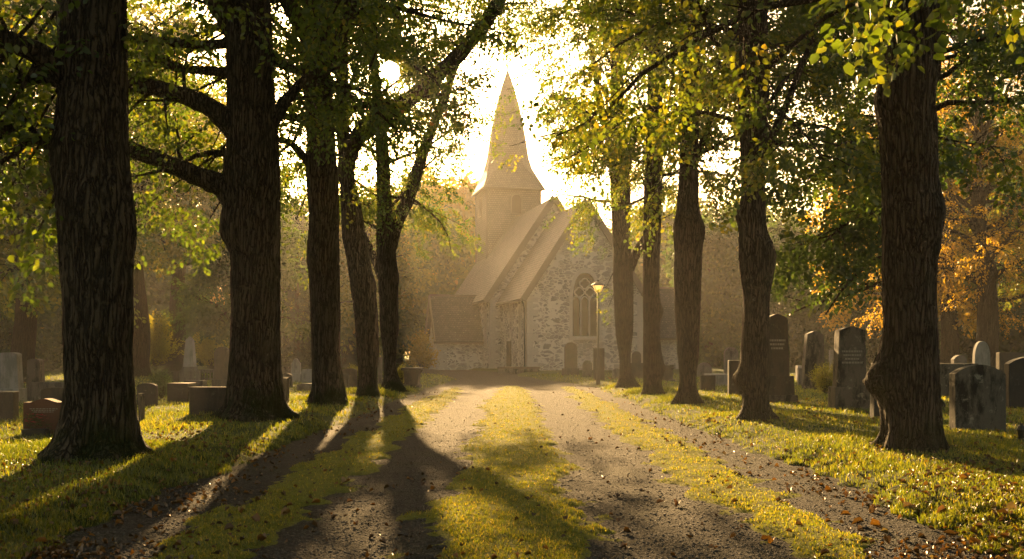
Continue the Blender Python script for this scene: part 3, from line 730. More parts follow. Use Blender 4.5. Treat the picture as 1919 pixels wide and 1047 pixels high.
wood_tree('churchyard_tree', 'lit green tree with low drooping boughs beyond the far left headstones', 40, 716, 18, 4.6, 5.6, 44, M['mid_leaf'], BIG, 31, .5, nb=9, ns=5, tint=.7)
wood_tree('churchyard_tree', 'slender bare-stemmed tree just right of the nearest oak trunk', 260, 705, 22, 6.5, 6.0, 44, M['mid_leaf'], BIG, 32, .5, nb=8, ns=5, tint=.8, ok=env2)
wood_tree('churchyard_tree', 'dark-trunked tree standing right behind the obelisk', 333, 694, 22, 7.0, 6.0, 44, M['mid_leaf'], BIG, 33, .62, nb=8, ns=5, tint=.75, lean=.25, ok=env2)
wood_tree('churchyard_tree', 'dense dark tree hanging low behind the second oak on the left', 452, 700, 13, 3.2, 4.2, 40, M['dark_leaf'], BIG, 34, .4, nb=9, ns=5, tint=.6)
wood_tree('churchyard_tree', 'golden green tree filling the gap between the third and fifth left trunks', 690, 694, 14, 5.0, 4.6, 40, M['mid_leaf'], BIG, 35, .45, nb=9, ns=5, tint=.85, ok=env2)
conifer('conifer', 'tall dark conifer between the second and third oaks', 556, 690, 15, 3.4, 41, 'dark conifers behind the left graves')
conifer('conifer', 'broader dark conifer half hidden behind the third oak trunk', 645, 688, 14, 3.3, 42, 'dark conifers behind the left graves')
wood_tree('churchyard_tree', 'dark lime with boughs hanging almost to the graves behind the nearest right trunk', 1722, 762, 13, 3.1, 4.6, 44, M['dark_leaf'], LIME, 36, .36, nb=11, ns=7, droop=1.4, tint=.6, rise=(-.1, .6), ok=lambda b_, r_: (lambda P: pyof(P + np.asarray(b_)) < np.interp(pxof(P + np.asarray(b_)), [1380, 1440, 1620, 1700, 1800, 1960], [430, 540, 560, 430, 260, 200]) + r_.normal(0, 18, len(P))))
wood_tree('autumn_tree', 'orange gold autumn tree with a stout leaning trunk behind the right graves', 1850, 711, 19, 3.9, 6.8, 58, M['gold_leaf'], OAK, 37, .55, nb=9, ns=5, lean=-.2, tint=.55)
wood_tree('autumn_tree', 'smaller yellow autumn tree behind the dark stele', 1668, 701, 15, 4.6, 5.2, 36, M['gold_leaf'], BIG, 38, .6, nb=8, ns=4, tint=.4)
wood_tree('churchyard_tree', 'dark twin trunk tree left of the leaning autumn tree', 1776, 703, 17, 5.5, 5.0, 30, M['mid_leaf'], BIG, 39, .5, nb=7, ns=4, tint=.6)
wood_tree('churchyard_tree', 'dark green tree at the far right edge beyond the pale slab', 2010, 700, 17, 3.5, 5.0, 44, M['dark_leaf'], BIG, 40, .55, nb=9, ns=5, tint=.6)

# trees behind, one of each kind built and the rest copied
def copy_tree(o, loc, rz, s, label, group):
    c = o.copy(); COL.objects.link(c); c.location = loc; c.rotation_euler = (0, 0, rz); c.scale = (s, s, s)
    c['label'] = label; c['group'] = group
    for ch in o.children:
        d = ch.copy(); COL.objects.link(d); d.parent = c
    return c
rng = np.random.default_rng(99)
def back(label, group, spots, protos):
    for i, (px, Y, h, k) in enumerate(spots):
        h *= (1.3 if Y < 95 and not 1150 < px < 1450 else 1.1); X = wx(px, Y); loc = (X, Y, gz(X, Y) - .05); pk = protos[k]
        if pk[0] is None:
            pk[0] = wood_tree('broadleaf_tree', label, (X, Y), 0, 15, pk[2], pk[3], pk[4], pk[5], HUGE, 60 + k, .42, group, nb=7, ns=4, scale=(.9, 1.4))
            pk[0].scale = (h / 15,) * 3
        else:
            copy_tree(pk[0], loc, rng.uniform(0, 6.28), h / 15, label, group)
protos = {0: [None, 0, 3.2, 5.2, 44, M['mid_leaf']], 1: [None, 0, 1.0, 4.8, 46, M['dark_leaf']], 2: [None, 0, 2.6, 5.4, 44, M['gold_leaf']]}
back('hazy golden tree beyond the church porch', 'hazy trees behind the church porch', [(835, 128, 21, 2), (785, 112, 16, 0), (868, 140, 19, 0), (745, 120, 18, 2), (700, 108, 15, 0)], protos)
back('dim tree standing in the haze to the right of the church', 'hazy trees right of the church', [(1330, 92, 12, 1), (1420, 88, 9.5, 1), (1500, 94, 10, 1), (1590, 86, 9, 1), (1255, 118, 17, 0), (1640, 98, 11, 1), (1380, 125, 17, 0), (1180, 135, 17, 0), (1540, 120, 14, 2), (1460, 130, 17, 0)], protos)
back('shadowy tree in the wood behind the left graves', 'wood behind the left graves', [(-60, 98, 15, 1), (60, 106, 16, 0), (150, 100, 15, 1), (235, 112, 15, 2), (310, 102, 14, 1), (520, 108, 15, 1), (590, 104, 15, 0), (650, 114, 15, 1), (20, 122, 17, 2), (190, 128, 17, 0), (-160, 108, 16, 1), (160, 78, 6, 1), (20, 72, 6, 1)], protos)
back('shadowy tree in the wood behind the right graves', 'wood behind the right graves', [(1700, 96, 16, 1), (1760, 88, 13, 1), (1820, 92, 13, 0), (1900, 88, 15, 1), (1980, 82, 15, 1), (1650, 110, 18, 0), (1860, 110, 18, 2), (2060, 84, 17, 0)], protos)
far = []
for i in range(34):
    a = -1.0 + 2.0 * i / 33; Y = 165 + 12 * math.sin(i * 2.1)
    far.append((CX + a * 1150 + rng.uniform(-20, 20), Y, rng.uniform(13, 19), int(rng.integers(0, 3))))
back('distant tree in the wood closing off the view', 'distant wood around the churchyard', far, protos)

# unseen trees added beside and behind the camera to shade the foreground from sky
_row = [o for o in COL.objects if o.get('category') == 'tree' and o.name.startswith('avenue_tree')]
for i, (src, X, Y, rz) in enumerate(((1, -6.2, 4.5, 2.1), (6, 6.4, 5.5, 4.0), (1, -6.4, -5, 3.6), (6, 6.2, -4, 1.2), (2, -6.1, -14, .7), (7, 6.3, -13, 2.9))):
    copy_tree(_row[src], (X, Y, gz(X, Y)), rz, 1.0, 'unseen tree added outside the view to shade the foreground', 'added shade trees outside the view')
# ------------------------------------------------------------------ ground sheets
def lines(segs):
    out = []
    for a, b, s in segs: out += list(np.arange(a, b, s))
    return np.array(out)
def sheet(name, xs, ys, f, mat, kind, label, cat, xf=None):
    Xg, Yg = np.meshgrid(xs, ys)
    if xf is not None: Xg = xf(Xg, Yg)
    Z = f(Xg, Yg); n, m = Xg.shape
    V = np.stack([Xg, Yg, Z], -1).reshape(-1, 3)
    i = np.arange(n - 1)[:, None] * m; j = np.arange(m - 1)[None]
    F = np.stack([i + j, i + j + 1, i + m + j + 1, i + m + j], -1).reshape(-1, 4)
    return link(name, mesh_np(name, V, [F], smooth=True), mat, None, label=label, cat=cat, kind=kind)
def ylines(y0, y1, k, mn):
    out = [y0]
    while out[-1] < y1: out.append(out[-1] + max(mn, k * max(out[-1], 1)))
    return np.array(out)
ys = np.concatenate([np.arange(-30, 5.5, 1.5), ylines(6, 90, .0055, .05), np.arange(92, 300, 8)])
xr = np.concatenate([np.arange(2.0, 5, .05), np.arange(5, 14, .12), np.arange(14, 40, .7), np.arange(40, 300, 10), [300.]])
xs = np.concatenate([-xr[::-1], [-1, 0, 1], xr])
sheet('ground', xs, ys, lawn_z, M['lawn'], 'structure', 'mown churchyard lawn under the trees', 'lawn')
us = np.arange(-4.3, 4.31, .06)
yp = np.concatenate([np.arange(-6, 6, .5), ylines(6, 88, .004, .035)])
sheet('drive', us, yp, path_z, M['gravel'], 'structure', 'gravel drive leading to the church', 'drive', xf=lambda X, Y: X + path_cx(Y))
def moss(label, c, hw, yend, seed):
    w = hw + .55; u = np.arange(c - w, c + w + .01, .035); yy = np.concatenate([np.arange(-4, 6, .4), ylines(6, yend + 10, .0035, .03)])
    def f(X, Y):
        q = X - path_cx(Y) - c
        wob = .55 * (fbm(X * 1.1 + seed, Y * .45, 2.) - .5)
        e = hw * (1 - .35 * sst(yend - 14, yend, Y)) - np.abs(q + .3 * wob) + wob * .8 + .75 * (fbm(X * 3.2, Y * 2.4, seed, 4) - .5)
        return path_z(X, Y) - .018 + .055 * sst(-.14, .34, e) + .012 * (fbm(X * 13, Y * 11, seed) - .5) + .010 * (fbm(X * 3.5, Y * 3, 7.) - .5) - .06 * sst(yend - 6, yend + 6, Y)
    return sheet('moss_strip', u, yy, f, M['moss'], 'structure', label, 'moss', xf=lambda X, Y: X + path_cx(Y)), f
m1, f1 = moss('broad mossy strip down the middle of the drive', 0., .74, 44, 1.)
m2, f2 = moss('narrow mossy strip along the left wheel track', -2.32, .48, 42, 5.)
m3, f3 = moss('narrow mossy strip along the right wheel track', 2.40, .50, 44, 9.)
def surf_z(x, y):
    u = x - path_cx(y); z = lawn_z(x, y)
    pz = np.where((np.abs(u) < 4.25) & (y < 87), path_z(x, y), -9.)
    z = np.maximum(z, pz)
    for f, c, w in ((f1, 0., 1.25), (f2, -2.32, 1.0), (f3, 2.4, 1.0)):
        z = np.maximum(z, np.where(np.abs(u - c) < w, f(x, y), -9.))
    return z

# ------------------------------------------------------------------ grass blades, pebbles, leaf litter
rng = np.random.default_rng(5)
def scatter(n, y0, y1, spread=.56, p=1.0):
    u = rng.random(n); y = 1 / (u * (1 / y0 ** p - 1 / y1 ** p) + 1 / y1 ** p) ** (1 / p)
    return rng.uniform(-spread, spread, n) * y, y
def blades(name, x, y, z, h, w, tint, label):
    n = len(x); az = rng.uniform(0, 2 * PI, n); ln = rng.uniform(.1, .75, n) * h; la = rng.uniform(0, 2 * PI, n)
    V = np.zeros((n, 5, 3)); ca, sa = np.cos(az) * w, np.sin(az) * w
    for q, (s, t, hh) in enumerate(((-1, 0, 0), (1, 0, 0), (.75, .3, .6), (-.75, .3, .6), (0, 1, 1))):
        V[:, q, 0] = x + ca * s + np.cos(la) * ln * t; V[:, q, 1] = y + sa * s + np.sin(la) * ln * t
        V[:, q, 2] = z - .006 + h * hh * (1 - .25 * t)
    b = np.arange(n)[:, None] * 5
    return link(name, mesh_np(name, V.reshape(-1, 3), [b + np.array([[0, 1, 2, 3]]), b + np.array([[3, 2, 4]])], {'tint': np.repeat(tint, 5)}), M['grass'], label=label, cat='grass', kind='stuff')
x, y = scatter(580000, 6.4, 62, .76)
ring_x, ring_y = [], []
for (mx, my, a_, s_) in MOUNDS:
    q = 1500; th = rng.uniform(0, 2 * PI, q); rad = .5 + .25 * np.abs(rng.normal(0, 1, q)); ring_x.append(mx + np.cos(th) * rad); ring_y.append(my + .25 + np.sin(th) * rad)
n_lawn = len(x); x = np.concatenate([x] + ring_x); y = np.concatenate([y] + ring_y); u = x - path_cx(y)
tall = (np.arange(len(x)) >= n_lawn)
lz = lawn_z(x, y); keep = lz > np.where(np.abs(u) < 4.25, path_z(x, y), -9.) + .004
dens = fbm(x * .8, y * .8, 20.); keep &= rng.random(len(x)) < .35 + 1.1 * sst(.3, .6, dens)
x, y, lz, tall = x[keep], y[keep], lz[keep], tall[keep]
hgt = (.026 + .070 * rng.random(len(x)) ** 1.6) * (.6 + .9 * vn(x * .9, y * .9, 8.)) * (1 + .012 * y) * np.where(tall, 1.5, 1.)
tin = np.clip(.25 + .5 * fbm(x * .5, y * .5, 30.) + rng.normal(0, .18, len(x)), 0, 1)
blades('grass', x, y, lz, hgt, (.0019 + .00028 * y), tin, 'short lawn grass on the verges and between graves')
x, y = scatter(260000, 6.4, 46, .47); u = x
keep = np.zeros(len(x), bool); zz_ = np.full(len(x), -9.)
for f, c, w in ((f1, 0., 1.2), (f2, -2.32, .95), (f3, 2.4, .95)):
    m = np.abs(u - c) < w; fz = f(x, y); k = m & (fz > path_z(x, y) + .008); keep |= k; zz_ = np.where(k, fz, zz_)
keep &= rng.random(len(x)) < .35 + 1.2 * sst(.38, .6, fbm(x * 2, y * 2, 44.))
x, y, zz_ = x[keep], y[keep], zz_[keep]
blades('moss_grass', x, y, zz_, (.012 + .030 * rng.random(len(x)) ** 2) * (1 + .02 * y), .002 + .0003 * y, np.clip(.66 + rng.normal(0, .2, len(x)), 0, 1), 'fine short grass growing in the mossy strips')
# pebbles
x, y = scatter(52000, 6.4, 34, .5, 1.2); u = np.abs(x)
keep = (u < 3.9); pz = path_z(x, y); sz_ = surf_z(x, y); keep &= (sz_ < pz + .004) | (rng.random(len(x)) < .05)
x, y, sz_ = x[keep], y[keep], sz_[keep]; n = len(x)
s = (.004 + .009 * rng.random(n) ** 3) * (1 + .02 * y)
O = np.array([(1, 0, 0), (0, 1, 0), (-1, 0, 0), (0, -1, 0), (.55, .55, .62), (-.5, .6, .55), (-.55, -.5, .66), (.6, -.5, .5)])
FO = np.array([(0, 1, 5, 4), (1, 2, 6, 5), (2, 3, 7, 6), (3, 0, 4, 7), (4, 5, 6, 7)])
V = O[None] * s[:, None, None] * rng.uniform(.65, 1.35, (n, 8, 3)); a = rng.uniform(0, 6.28, n)
V = np.stack([V[..., 0] * np.cos(a)[:, None] - V[..., 1] * np.sin(a)[:, None], V[..., 0] * np.sin(a)[:, None] + V[..., 1] * np.cos(a)[:, None], V[..., 2]], -1)
V += np.stack([x, y, sz_ - .001], -1)[:, None]
link('loose_gravel', mesh_np('loose_gravel', V.reshape(-1, 3), [(np.arange(n)[:, None, None] * 8 + FO[None]).reshape(-1, 4)]), M['pebble'], label='loose grey gravel stones on the wheel tracks', cat='gravel', kind='stuff')
# fallen leaves
def leaf_verts(L, rngl):
    lf = leaf_shape(L, rngl.uniform(.5, .8), rngl.uniform(.1, .45)); lf[:, 2] += abs(lf[:, 1]) * rngl.uniform(.2, 1.2)
    return lf @ rotm(rngl.uniform(0, 6.28), rngl.normal(0, .3), rngl.normal(0, .35)).T
x, y = scatter(18000, 6.5, 48, .70, 1.1); u = np.abs(x - path_cx(y))
pr = .08 + .9 * np.exp(-((u - 3.9) / .9) ** 2) + .5 * (u > 4.2)
for (mx, my, a_, s_) in MOUNDS: pr = pr + .8 * np.exp(-((x - mx) ** 2 + (y - my) ** 2) / 3.)
keep = rng.random(len(x)) < pr * (.15 + 1.3 * sst(.35, .65, fbm(x * .7, y * .7, 50.)))
x, y = x[keep], y[keep]; z = surf_z(x, y)
VV = np.array([leaf_verts(rng.uniform(.03, .062) * (1 + .015 * yy), rng) for yy in y]) + np.stack([x, y, z + .022], -1)[:, None]
tv = np.clip(rng.beta(1.6, 1.8, len(x)) + .15 * (u[keep] > 3) - .05, 0, 1)
link('leaf_litter', mesh_np('leaf_litter', VV.reshape(-1, 3), [(np.arange(len(x))[:, None, None] * 6 + LEAF_F[None]).reshape(-1, 4)], {'tint': np.repeat(tv, 6)}), M['litter'], label='small brown and yellow leaves scattered over grass and gravel', cat='leaf litter', kind='stuff')
big = [(1245,945),(1272,948),(1450,1020),(1440,1012),(1575,972),(1620,985),(1630,990),(1655,1016),(1690,958),(1712,962),(1850,1022),(1835,1030),(1862,1018),(1790,1015),(1795,1010),(1775,965),(1712,895),(1815,902),(1740,882),(1900,890),(1905,962),(1890,970),(1545,925),(1480,922),(1530,930),(1590,930),(1640,960),(1352,852),(1345,860),(1400,865),(1460,880),(1505,888),
       (240,955),(255,960),(230,970),(258,998),(285,978),(268,968),(148,1038),(120,1030),(90,1024),(40,905),(60,890),(15,985),(22,978),(35,990),(220,893),(330,868),(360,935),(405,912),(435,920),(440,1005),(500,1020),(330,950),(600,948),(545,972),(640,915),(470,985),(205,920),(300,905)]
for i, (px, py) in enumerate(big):
    rl = np.random.default_rng(200 + i); X, Y = ground(px, py); zz0 = float(surf_z(np.array([X]), np.array([Y]))[0])
    lf = leaf_verts(rl.uniform(.07, .115), rl)
    side = 'right' if px > 960 else 'left'
    link('fallen_leaf', mesh_np('fallen_leaf', lf, [LEAF_F], {'tint': np.full(6, rl.uniform(.45, 1.))}), M['litter'], loc=(X, Y, zz0 + .035),
         label=f'large curled autumn leaf lying along the {side} side of the drive', cat='leaf', group=f'large fallen leaves on the {side} side')

# ------------------------------------------------------------------ gravestones
def arc(x0, x1, zs, zt, n=14):
    c = (x0 + x1) / 2; a = (x1 - x0) / 2
    return [(c + a * math.cos(t), zs + (zt - zs) * math.sin(t)) for t in np.linspace(0, PI, n)]
def outline(typ, w, h):
    a = w / 2; t = w * .06
    if typ == 'flat': return [(-a, 0), (a, 0), (a, h * .985), (a - t*.3, h), (-a + t*.3, h), (-a, h * .985)]
    if typ == 'round': return [(-a, 0), (a, 0)] + arc(-a, a, h - a, h, 18)
    if typ == 'low_round': return [(-a, 0), (a, 0)] + arc(-a, a, h * .86, h, 16)
    if typ == 'curvy':
        top = [(x, h * (.90 + .10 * (.5 + .5 * math.cos(PI * min(1, abs(x) / (a * .72)))))) for x in np.linspace(a, -a, 21)]
        return [(-a, 0), (a, 0)] + top
    if typ == 'shoulder':
        top = [(a, h * .86), (a * .86, h * .895)] + [(x, h * (.915 + .085 * math.cos(x / (a * .8) * PI / 2))) for x in np.linspace(a * .74, -a * .74, 13)] + [(-a * .86, h * .895), (-a, h * .86)]
        return [(-a, 0), (a, 0)] + top
    if typ == 'peak': b = a * .84; return [(-a, 0), (a, 0), (b, h * .935), (b * .1, h), (-b * .1, h), (-b, h * .935)]
    if typ == 'rough': b = a * .88; return [(-a, 0), (a, 0), (a * 1.02, h * .3), (b, h * .93), (b * .45, h * .985), (-b * .05, h), (-b * .8, h * .95), (-b * 1.03, h * .6), (-a * 1.0, h * .25)]
    if typ == 'taper': b = a * .82; return [(-a, 0), (a, 0), (b, h * .95)] + [(b * math.cos(t) * .95, h * (.96 + .04 * math.sin(t))) for t in np.linspace(.2, PI - .2, 6)] + [(-b, h * .95)]
    if typ == 'gothic':
        pts = [(-a, 0), (a, 0)]; zs = h - w * 1.15
        for s in np.linspace(0, 1, 9): pts.append((a * math.cos(s * PI / 2) ** .8, zs + (h - zs) * math.sin(s * PI / 2)))
        for s in np.linspace(1, 0, 9)[1:]: pts.append((-a * math.cos(s * PI / 2) ** .8, zs + (h - zs) * math.sin(s * PI / 2)))
        return pts
    if typ == 'finial':
        return [(-a, 0), (a, 0), (a, h * .62), (a * .72, h * .64), (a * .62, h * .74)] + arc(-a * .5, a * .5, h * .74, h * .9, 8) + [(-a * .62, h * .74), (-a * .72, h * .64), (-a, h * .62)]
def stone(typ, x0, x1, yt, yb, th, mat, label, plinth=None, base=None, text=0, yaw=0., tilt=0., cat='headstone', name='headstone', group='headstones in the churchyard', extra=None):
    px = (x0 + x1) / 2
    if plinth: px = (plinth[0] + plinth[1]) / 2
    X, Y = ground(px, yb); k = Y / FP; Z = gz(X, Y)
    root = thing(name, label, cat, (X, Y, Z), R_(yaw), group)
    ox = ((x0 + x1) / 2 - px) * k
    z0 = -.12
    if base:
        bm = bmesh.new(); bw = (base[1] - base[0]) * k / 2; bt = (yb - base[2]) * k; bo = ((base[0] + base[1]) / 2 - px) * k
        box(bm, bo - bw, bo + bw, -.10, th + .28, -.12, bt, .03, .02); o = link('base', bm_mesh('base', bm), M['lichen_stone'], root); z0 = bt - .004
    if plinth:
        bm = bmesh.new(); pw = (plinth[1] - plinth[0]) * k / 2; pz = (yb - plinth[2]) * k
        box(bm, -pw, pw, -.02, th + .16, z0, pz, .012, .015); link('plinth', bm_mesh('plinth', bm), mat, root); z0 = pz - .004
    H = (yb - yt) * k; w = (x1 - x0) * k
    bm = bmesh.new(); pts = [(x + ox, z + (z0 if z == 0 else 0)) if z == 0 else (x + ox, z) for x, z in outline(typ, w, H)]
    if plinth:
        pts = [(x + ox, z0 + z) for x, z in outline(typ, w, H - z0)]
    ins = .05 if plinth else 0
    extrude_outline(bm, pts, ins, ins + th, min(.014, w * .04))
    sl_ = link('slab', bm_mesh('slab', bm), mat, root); sl_.rotation_euler = (R_(tilt), 0, 0)
    if text:
        bm = bmesh.new(); r = random.Random(int(px))
        for q in range(text):
            zc = H * (.70 if typ == 'peak' else .72) - q * H * .045; half = w * (.34 - .05 * (q % 3)); x = -half
            while x < half:
                l = r.uniform(.02, .06); hh = H * .011
                box(bm, ox + x, ox + min(x + l, half), ins - .004, ins + .002, zc - hh, zc + hh); x += l + .014
        link('inscription', bm_mesh('inscription', bm), M['etched'], root).rotation_euler = (R_(tilt), 0, 0)
    if extra: extra(root, k, H, px)
    return root
S = M
# left of the drive
stone('taper', -8, 33, 660, 758, .28, S['pale_stone'], 'tall tapering grey headstone at the far left edge', plinth=(-12, 36, 728))
stone('flat', -22, 25, 734, 791, .22, S['brown_stone'], 'squat brown block cut off by the left edge of the view')
stone('taper', 48, 76, 672, 752, .3, S['lichen_stone'], 'narrow lichen-blotched pillar stone with a rounded top left of the nearest oak')
stone('flat', 52, 132, 716, 753, .35, S['granite'], 'wide low grey slab behind the brown and red stones', tilt=-1)
stone('low_round', 76, 136, 726, 775, .2, S['brown_stone'], 'low brown headstone with a gently arched top behind the red one')
stone('curvy', 43, 120, 747, 814, .24, S['red_stone'], 'reddish brown headstone with a wavy top and red flowers before it', text=3)
stone('low_round', 256, 292, 718, 761, .16, S['dark_stone'], 'dark headstone just right of the nearest oak trunk')
stone('flat', 259, 265, 737, 792, .18, S['lichen_stone'], 'thin edge-on slab peeping out right of the nearest oak')
stone('flat', 313, 352, 718, 753, .7, S['dark_stone'], 'dark low block in front of the obelisk', tilt=0)
stone('flat', 344, 380, 713, 738, .5, S['dark_stone'], 'dark ledge with a raised top below the obelisk')
stone('flat', 354, 436, 725, 775, .3, S['brown_stone'], 'broad plain brown slab hard against the second oak', tilt=-1)
stone('round', 400, 430, 649, 727, .2, S['brown_stone'], 'tall round-headed stone left of the second oak', plinth=(396, 432, 711))
stone('flat', 290, 325, 696, 716, .8, S['dark_stone'], 'dark low tomb with a balustraded lid behind the shrub', name='tomb', cat='tomb')
stone('flat', 529, 539, 708, 754, .2, S['brown_stone'], 'narrow brown slab edge just right of the second oak')
stone('shoulder', 526, 546, 699, 726, .25, S['dark_stone'], 'dark stone with a chamfered shoulder right of the second oak')
stone('finial', 545, 562, 668, 716, .22, S['pale_stone'], 'small finial-topped stone on a dark base between the oaks', plinth=(543, 566, 700))
stone('rough', 562, 590, 691, 717, .3, S['pale_stone'], 'rough pale boulder stone left of the third oak')
stone('low_round', 556, 592, 719, 733, 1.3, S['granite'], 'flat grave ledger with a rounded end before the third oak', name='ledger_stone', cat='grave slab')
stone('low_round', 640, 668, 690, 727, .2, S['brown_stone'], 'low arched brown stone between the third and fourth left trunks')
stone('flat', 640, 652, 701, 729, .3, S['dark_stone'], 'small dark block touching the third oak trunk on its right')
stone('flat', 524, 545, 687, 703, .3, S['lichen_stone'], 'low mossy greenish slab far behind the dark chamfered stone')
stone('flat', 708, 715, 669, 725, .3, S['granite'], 'slim pale post stone between the fourth and fifth left trunks')
# right of the drive
stone('round', 1058, 1082, 641, 703, .3, S['brown_stone'], 'round-topped headstone on a plinth left of the lamp post', plinth=(1053, 1086, 690))
stone('flat', 949, 958, 640, 694, .15, S['dark_stone'], 'tall dark slab leaning against the chancel side wall', tilt=2)
stone('round', 1092, 1110, 675, 706, .3, S['lichen_stone'], 'stubby stone between round-topped headstone and lamp post')
stone('flat', 1112, 1133, 652, 712, .25, S['dark_stone'], 'tall dark square pillar stone directly behind the lamp post')
stone('round', 1148, 1164, 690, 708, .3, S['granite'], 'tiny rounded stone left of the forked lime trunk')
stone('round', 1185, 1202, 658, 708, .3, S['brown_stone'], 'rounded hazy headstone between the two slim limes', plinth=(1183, 1208, 680))
stone('shoulder', 1241, 1260, 684, 713, .3, S['brown_stone'], 'low hazy stone right of the slim straight lime')
stone('round', 1308, 1334, 679, 706, .3, S['granite'], 'pale disc-topped stone right of the third lime')
stone('flat', 1314, 1341, 703, 731, .3, S['brown_stone'], 'small square block stone right of the third lime foot')
stone('flat', 1330, 1367, 701, 723, 1.2, S['pale_stone'], 'low pale table tomb catching the sun', name='tomb', cat='tomb')
stone('round', 1358, 1384, 650, 712, .25, S['granite'], 'tall slim round-headed stone behind the low pale tomb')
stone('flat', 1366, 1393, 675, 741, .22, S['dark_stone'], 'dark upright slab half behind the knotty lime trunk', tilt=1)
stone('peak', 1434, 1481, 588, 753, .42, S['brown_stone'], 'tall peaked brown monument right behind the knotty lime', plinth=(1430, 1489, 704), base=(1424, 1496, 740), text=3)
stone('flat', 1495, 1512, 685, 712, .4, S['pale_stone'], 'small pale slab glowing between monument and rough pillar')
stone('flat', 1498, 1512, 690, 722, .3, S['granite'], 'thin grey stone just left of the rough pillar')
stone('rough', 1508, 1546, 620, 730, .38, S['lichen_stone'], 'rough hewn pillar stone with sunlit left edge')
stone('flat', 1555, 1562, 655, 700, .2, S['pale_stone'], 'thin white post stone left of the dark stele')
stone('low_round', 1560, 1574, 671, 702, .2, S['granite'], 'small tilted grey stone at the left side of the dark stele', tilt=4)
stone('peak', 1570, 1627, 611, 768, .36, S['lichen_stone'], 'tall dark peaked stele on a mottled plinth, left of the nearest lime', plinth=(1564, 1636, 725), text=4)
stone('flat', 1637, 1656, 680, 716, .3, S['granite'], 'small pale-edged block left of the nearest lime burl')
stone('flat', 1638, 1662, 738, 783, .25, S['dark_stone'], 'dark low stone tucked behind the nearest lime trunk')
stone('flat', 1757, 1834, 681, 745, .4, S['lichen_stone'], 'wide mossy slab with a thick cap behind the big mossy headstone')
stone('gothic', 1827, 1856, 639, 738, .18, S['pale_stone'], 'pale pointed stone rising behind the big mossy headstone')
stone('shoulder', 1788, 1812, 665, 722, .3, S['granite'], 'small domed stone top showing above the wide mossy slab')
stone('shoulder', 1791, 1886, 683, 807, .26, S['lichen_stone'], 'big blotched headstone with rounded shoulders at the right', tilt=-1)
stone('flat', 1873, 1960, 660, 735, .25, S['brown_stone'], 'large plain pale brown slab near the right edge')
stone('shoulder', 1891, 1975, 668, 766, .24, S['dark_stone'], 'dark grey headstone with a domed top cut by the right edge')
stone('flat', 1745, 1760, 742, 772, .2, S['granite'], 'sliver of grey stone right of the nearest lime foot')

def obelisk():
    X, Y = ground(351, 716); k = Y / FP; root = thing('obelisk', 'grey stone obelisk on a square pedestal', 'obelisk', (X, Y, gz(X, Y)))
    bm = bmesh.new(); a = 15 * k; box(bm, -a, a, 0, 2*a, -.1, 22 * k, .0, .015); link('pedestal', bm_mesh('pedestal', bm), M['granite'], root)
    bm = bmesh.new(); b = 12.5 * k; box(bm, -b, b, a - b, a + b, 22*k, 29*k, b * .18, .01); link('moulding', bm_mesh('moulding', bm), M['granite'], root)
    bm = bmesh.new(); b = 10 * k; h0, h1, h2 = 29*k, 79*k, 86*k
    box(bm, -b, b, a - b, a + b, h0, h1, b * .36, 0.0)
    c = b * .64; box(bm, -c, c, a - c, a + c, h1 + .002, h2, c * .85, 0.0); link('shaft', bm_mesh('shaft', bm), M['pale_stone'], root)
obelisk()
def table_tomb(label, x0, x1, yt, yb, ped, depth, mat):
    X, Y = ground((x0 + x1) / 2, yb); k = Y / FP; root = thing('table_tomb', label, 'tomb', (X, Y, gz(X, Y))); H = (yb - yt) * k; a = (x1 - x0) * k / 2
    bm = bmesh.new(); box(bm, -a, a, -.12, depth, H * .86, H, .0, .015); link('slab', bm_mesh('slab', bm), mat, root)
    bm = bmesh.new(); box(bm, -a * ped, a * ped, 0, depth - .12, -.1, H * .86 - .002, -.06, .01); link('pedestal', bm_mesh('pedestal', bm), mat, root)
    bm = bmesh.new(); box(bm, -a * ped - .1, a * ped + .1, -.08, depth, -.12, H * .10, .02, .01); link('base', bm_mesh('base', bm), M['lichen_stone'], root)
table_tomb('stone table tomb with an overhanging slab beside the fifth left tree', 752, 789, 689, 724, .62, 1.1, M['brown_stone'])
def balustrade():
    X, Y = ground(384, 713); k = Y / FP; root = thing('tomb', 'balustraded tomb with an arched lid right of the obelisk', 'tomb', (X, Y, gz(X, Y)))
    a = 17 * k; bm = bmesh.new(); extrude_outline(bm, [(x, z + 15*k) for x, z in outline('low_round', 2*a, 6*k)], -.05, .8, .01); link('lid', bm_mesh('lid', bm), M['granite'], root)
    bm = bmesh.new(); box(bm, -a, a, 0, .75, -.1, 4*k, 0, .01); link('base', bm_mesh('base', bm), M['granite'], root)
    for i in range(6):
        bm = bmesh.new(); lathe(bm, [(.05, 4*k), (.03, 7*k), (.055, 10*k), (.03, 13*k), (.05, 15*k)], -a*.85 + i * a*1.7/5, .12, 8); link('baluster', bm_mesh('baluster', bm, True), M['granite'], root)
balustrade()
def kerb_seat():
    X, Y = ground(972, 700); k = Y / FP; root = thing('stone_bench', 'long low stone bench against the chancel corner', 'bench', (X, Y, gz(X, Y)))
    bm = bmesh.new(); box(bm, -40*k, 40*k, 0, .5, 9*k, 13*k, 0, .02); link('seat', bm_mesh('seat', bm), M['brown_stone'], root)
    bm = bmesh.new(); box(bm, -39*k, 39*k, .05, .45, -.1, 9*k - .002, 0, .01); link('support', bm_mesh('support', bm), M['lichen_stone'], root)
kerb_seat()

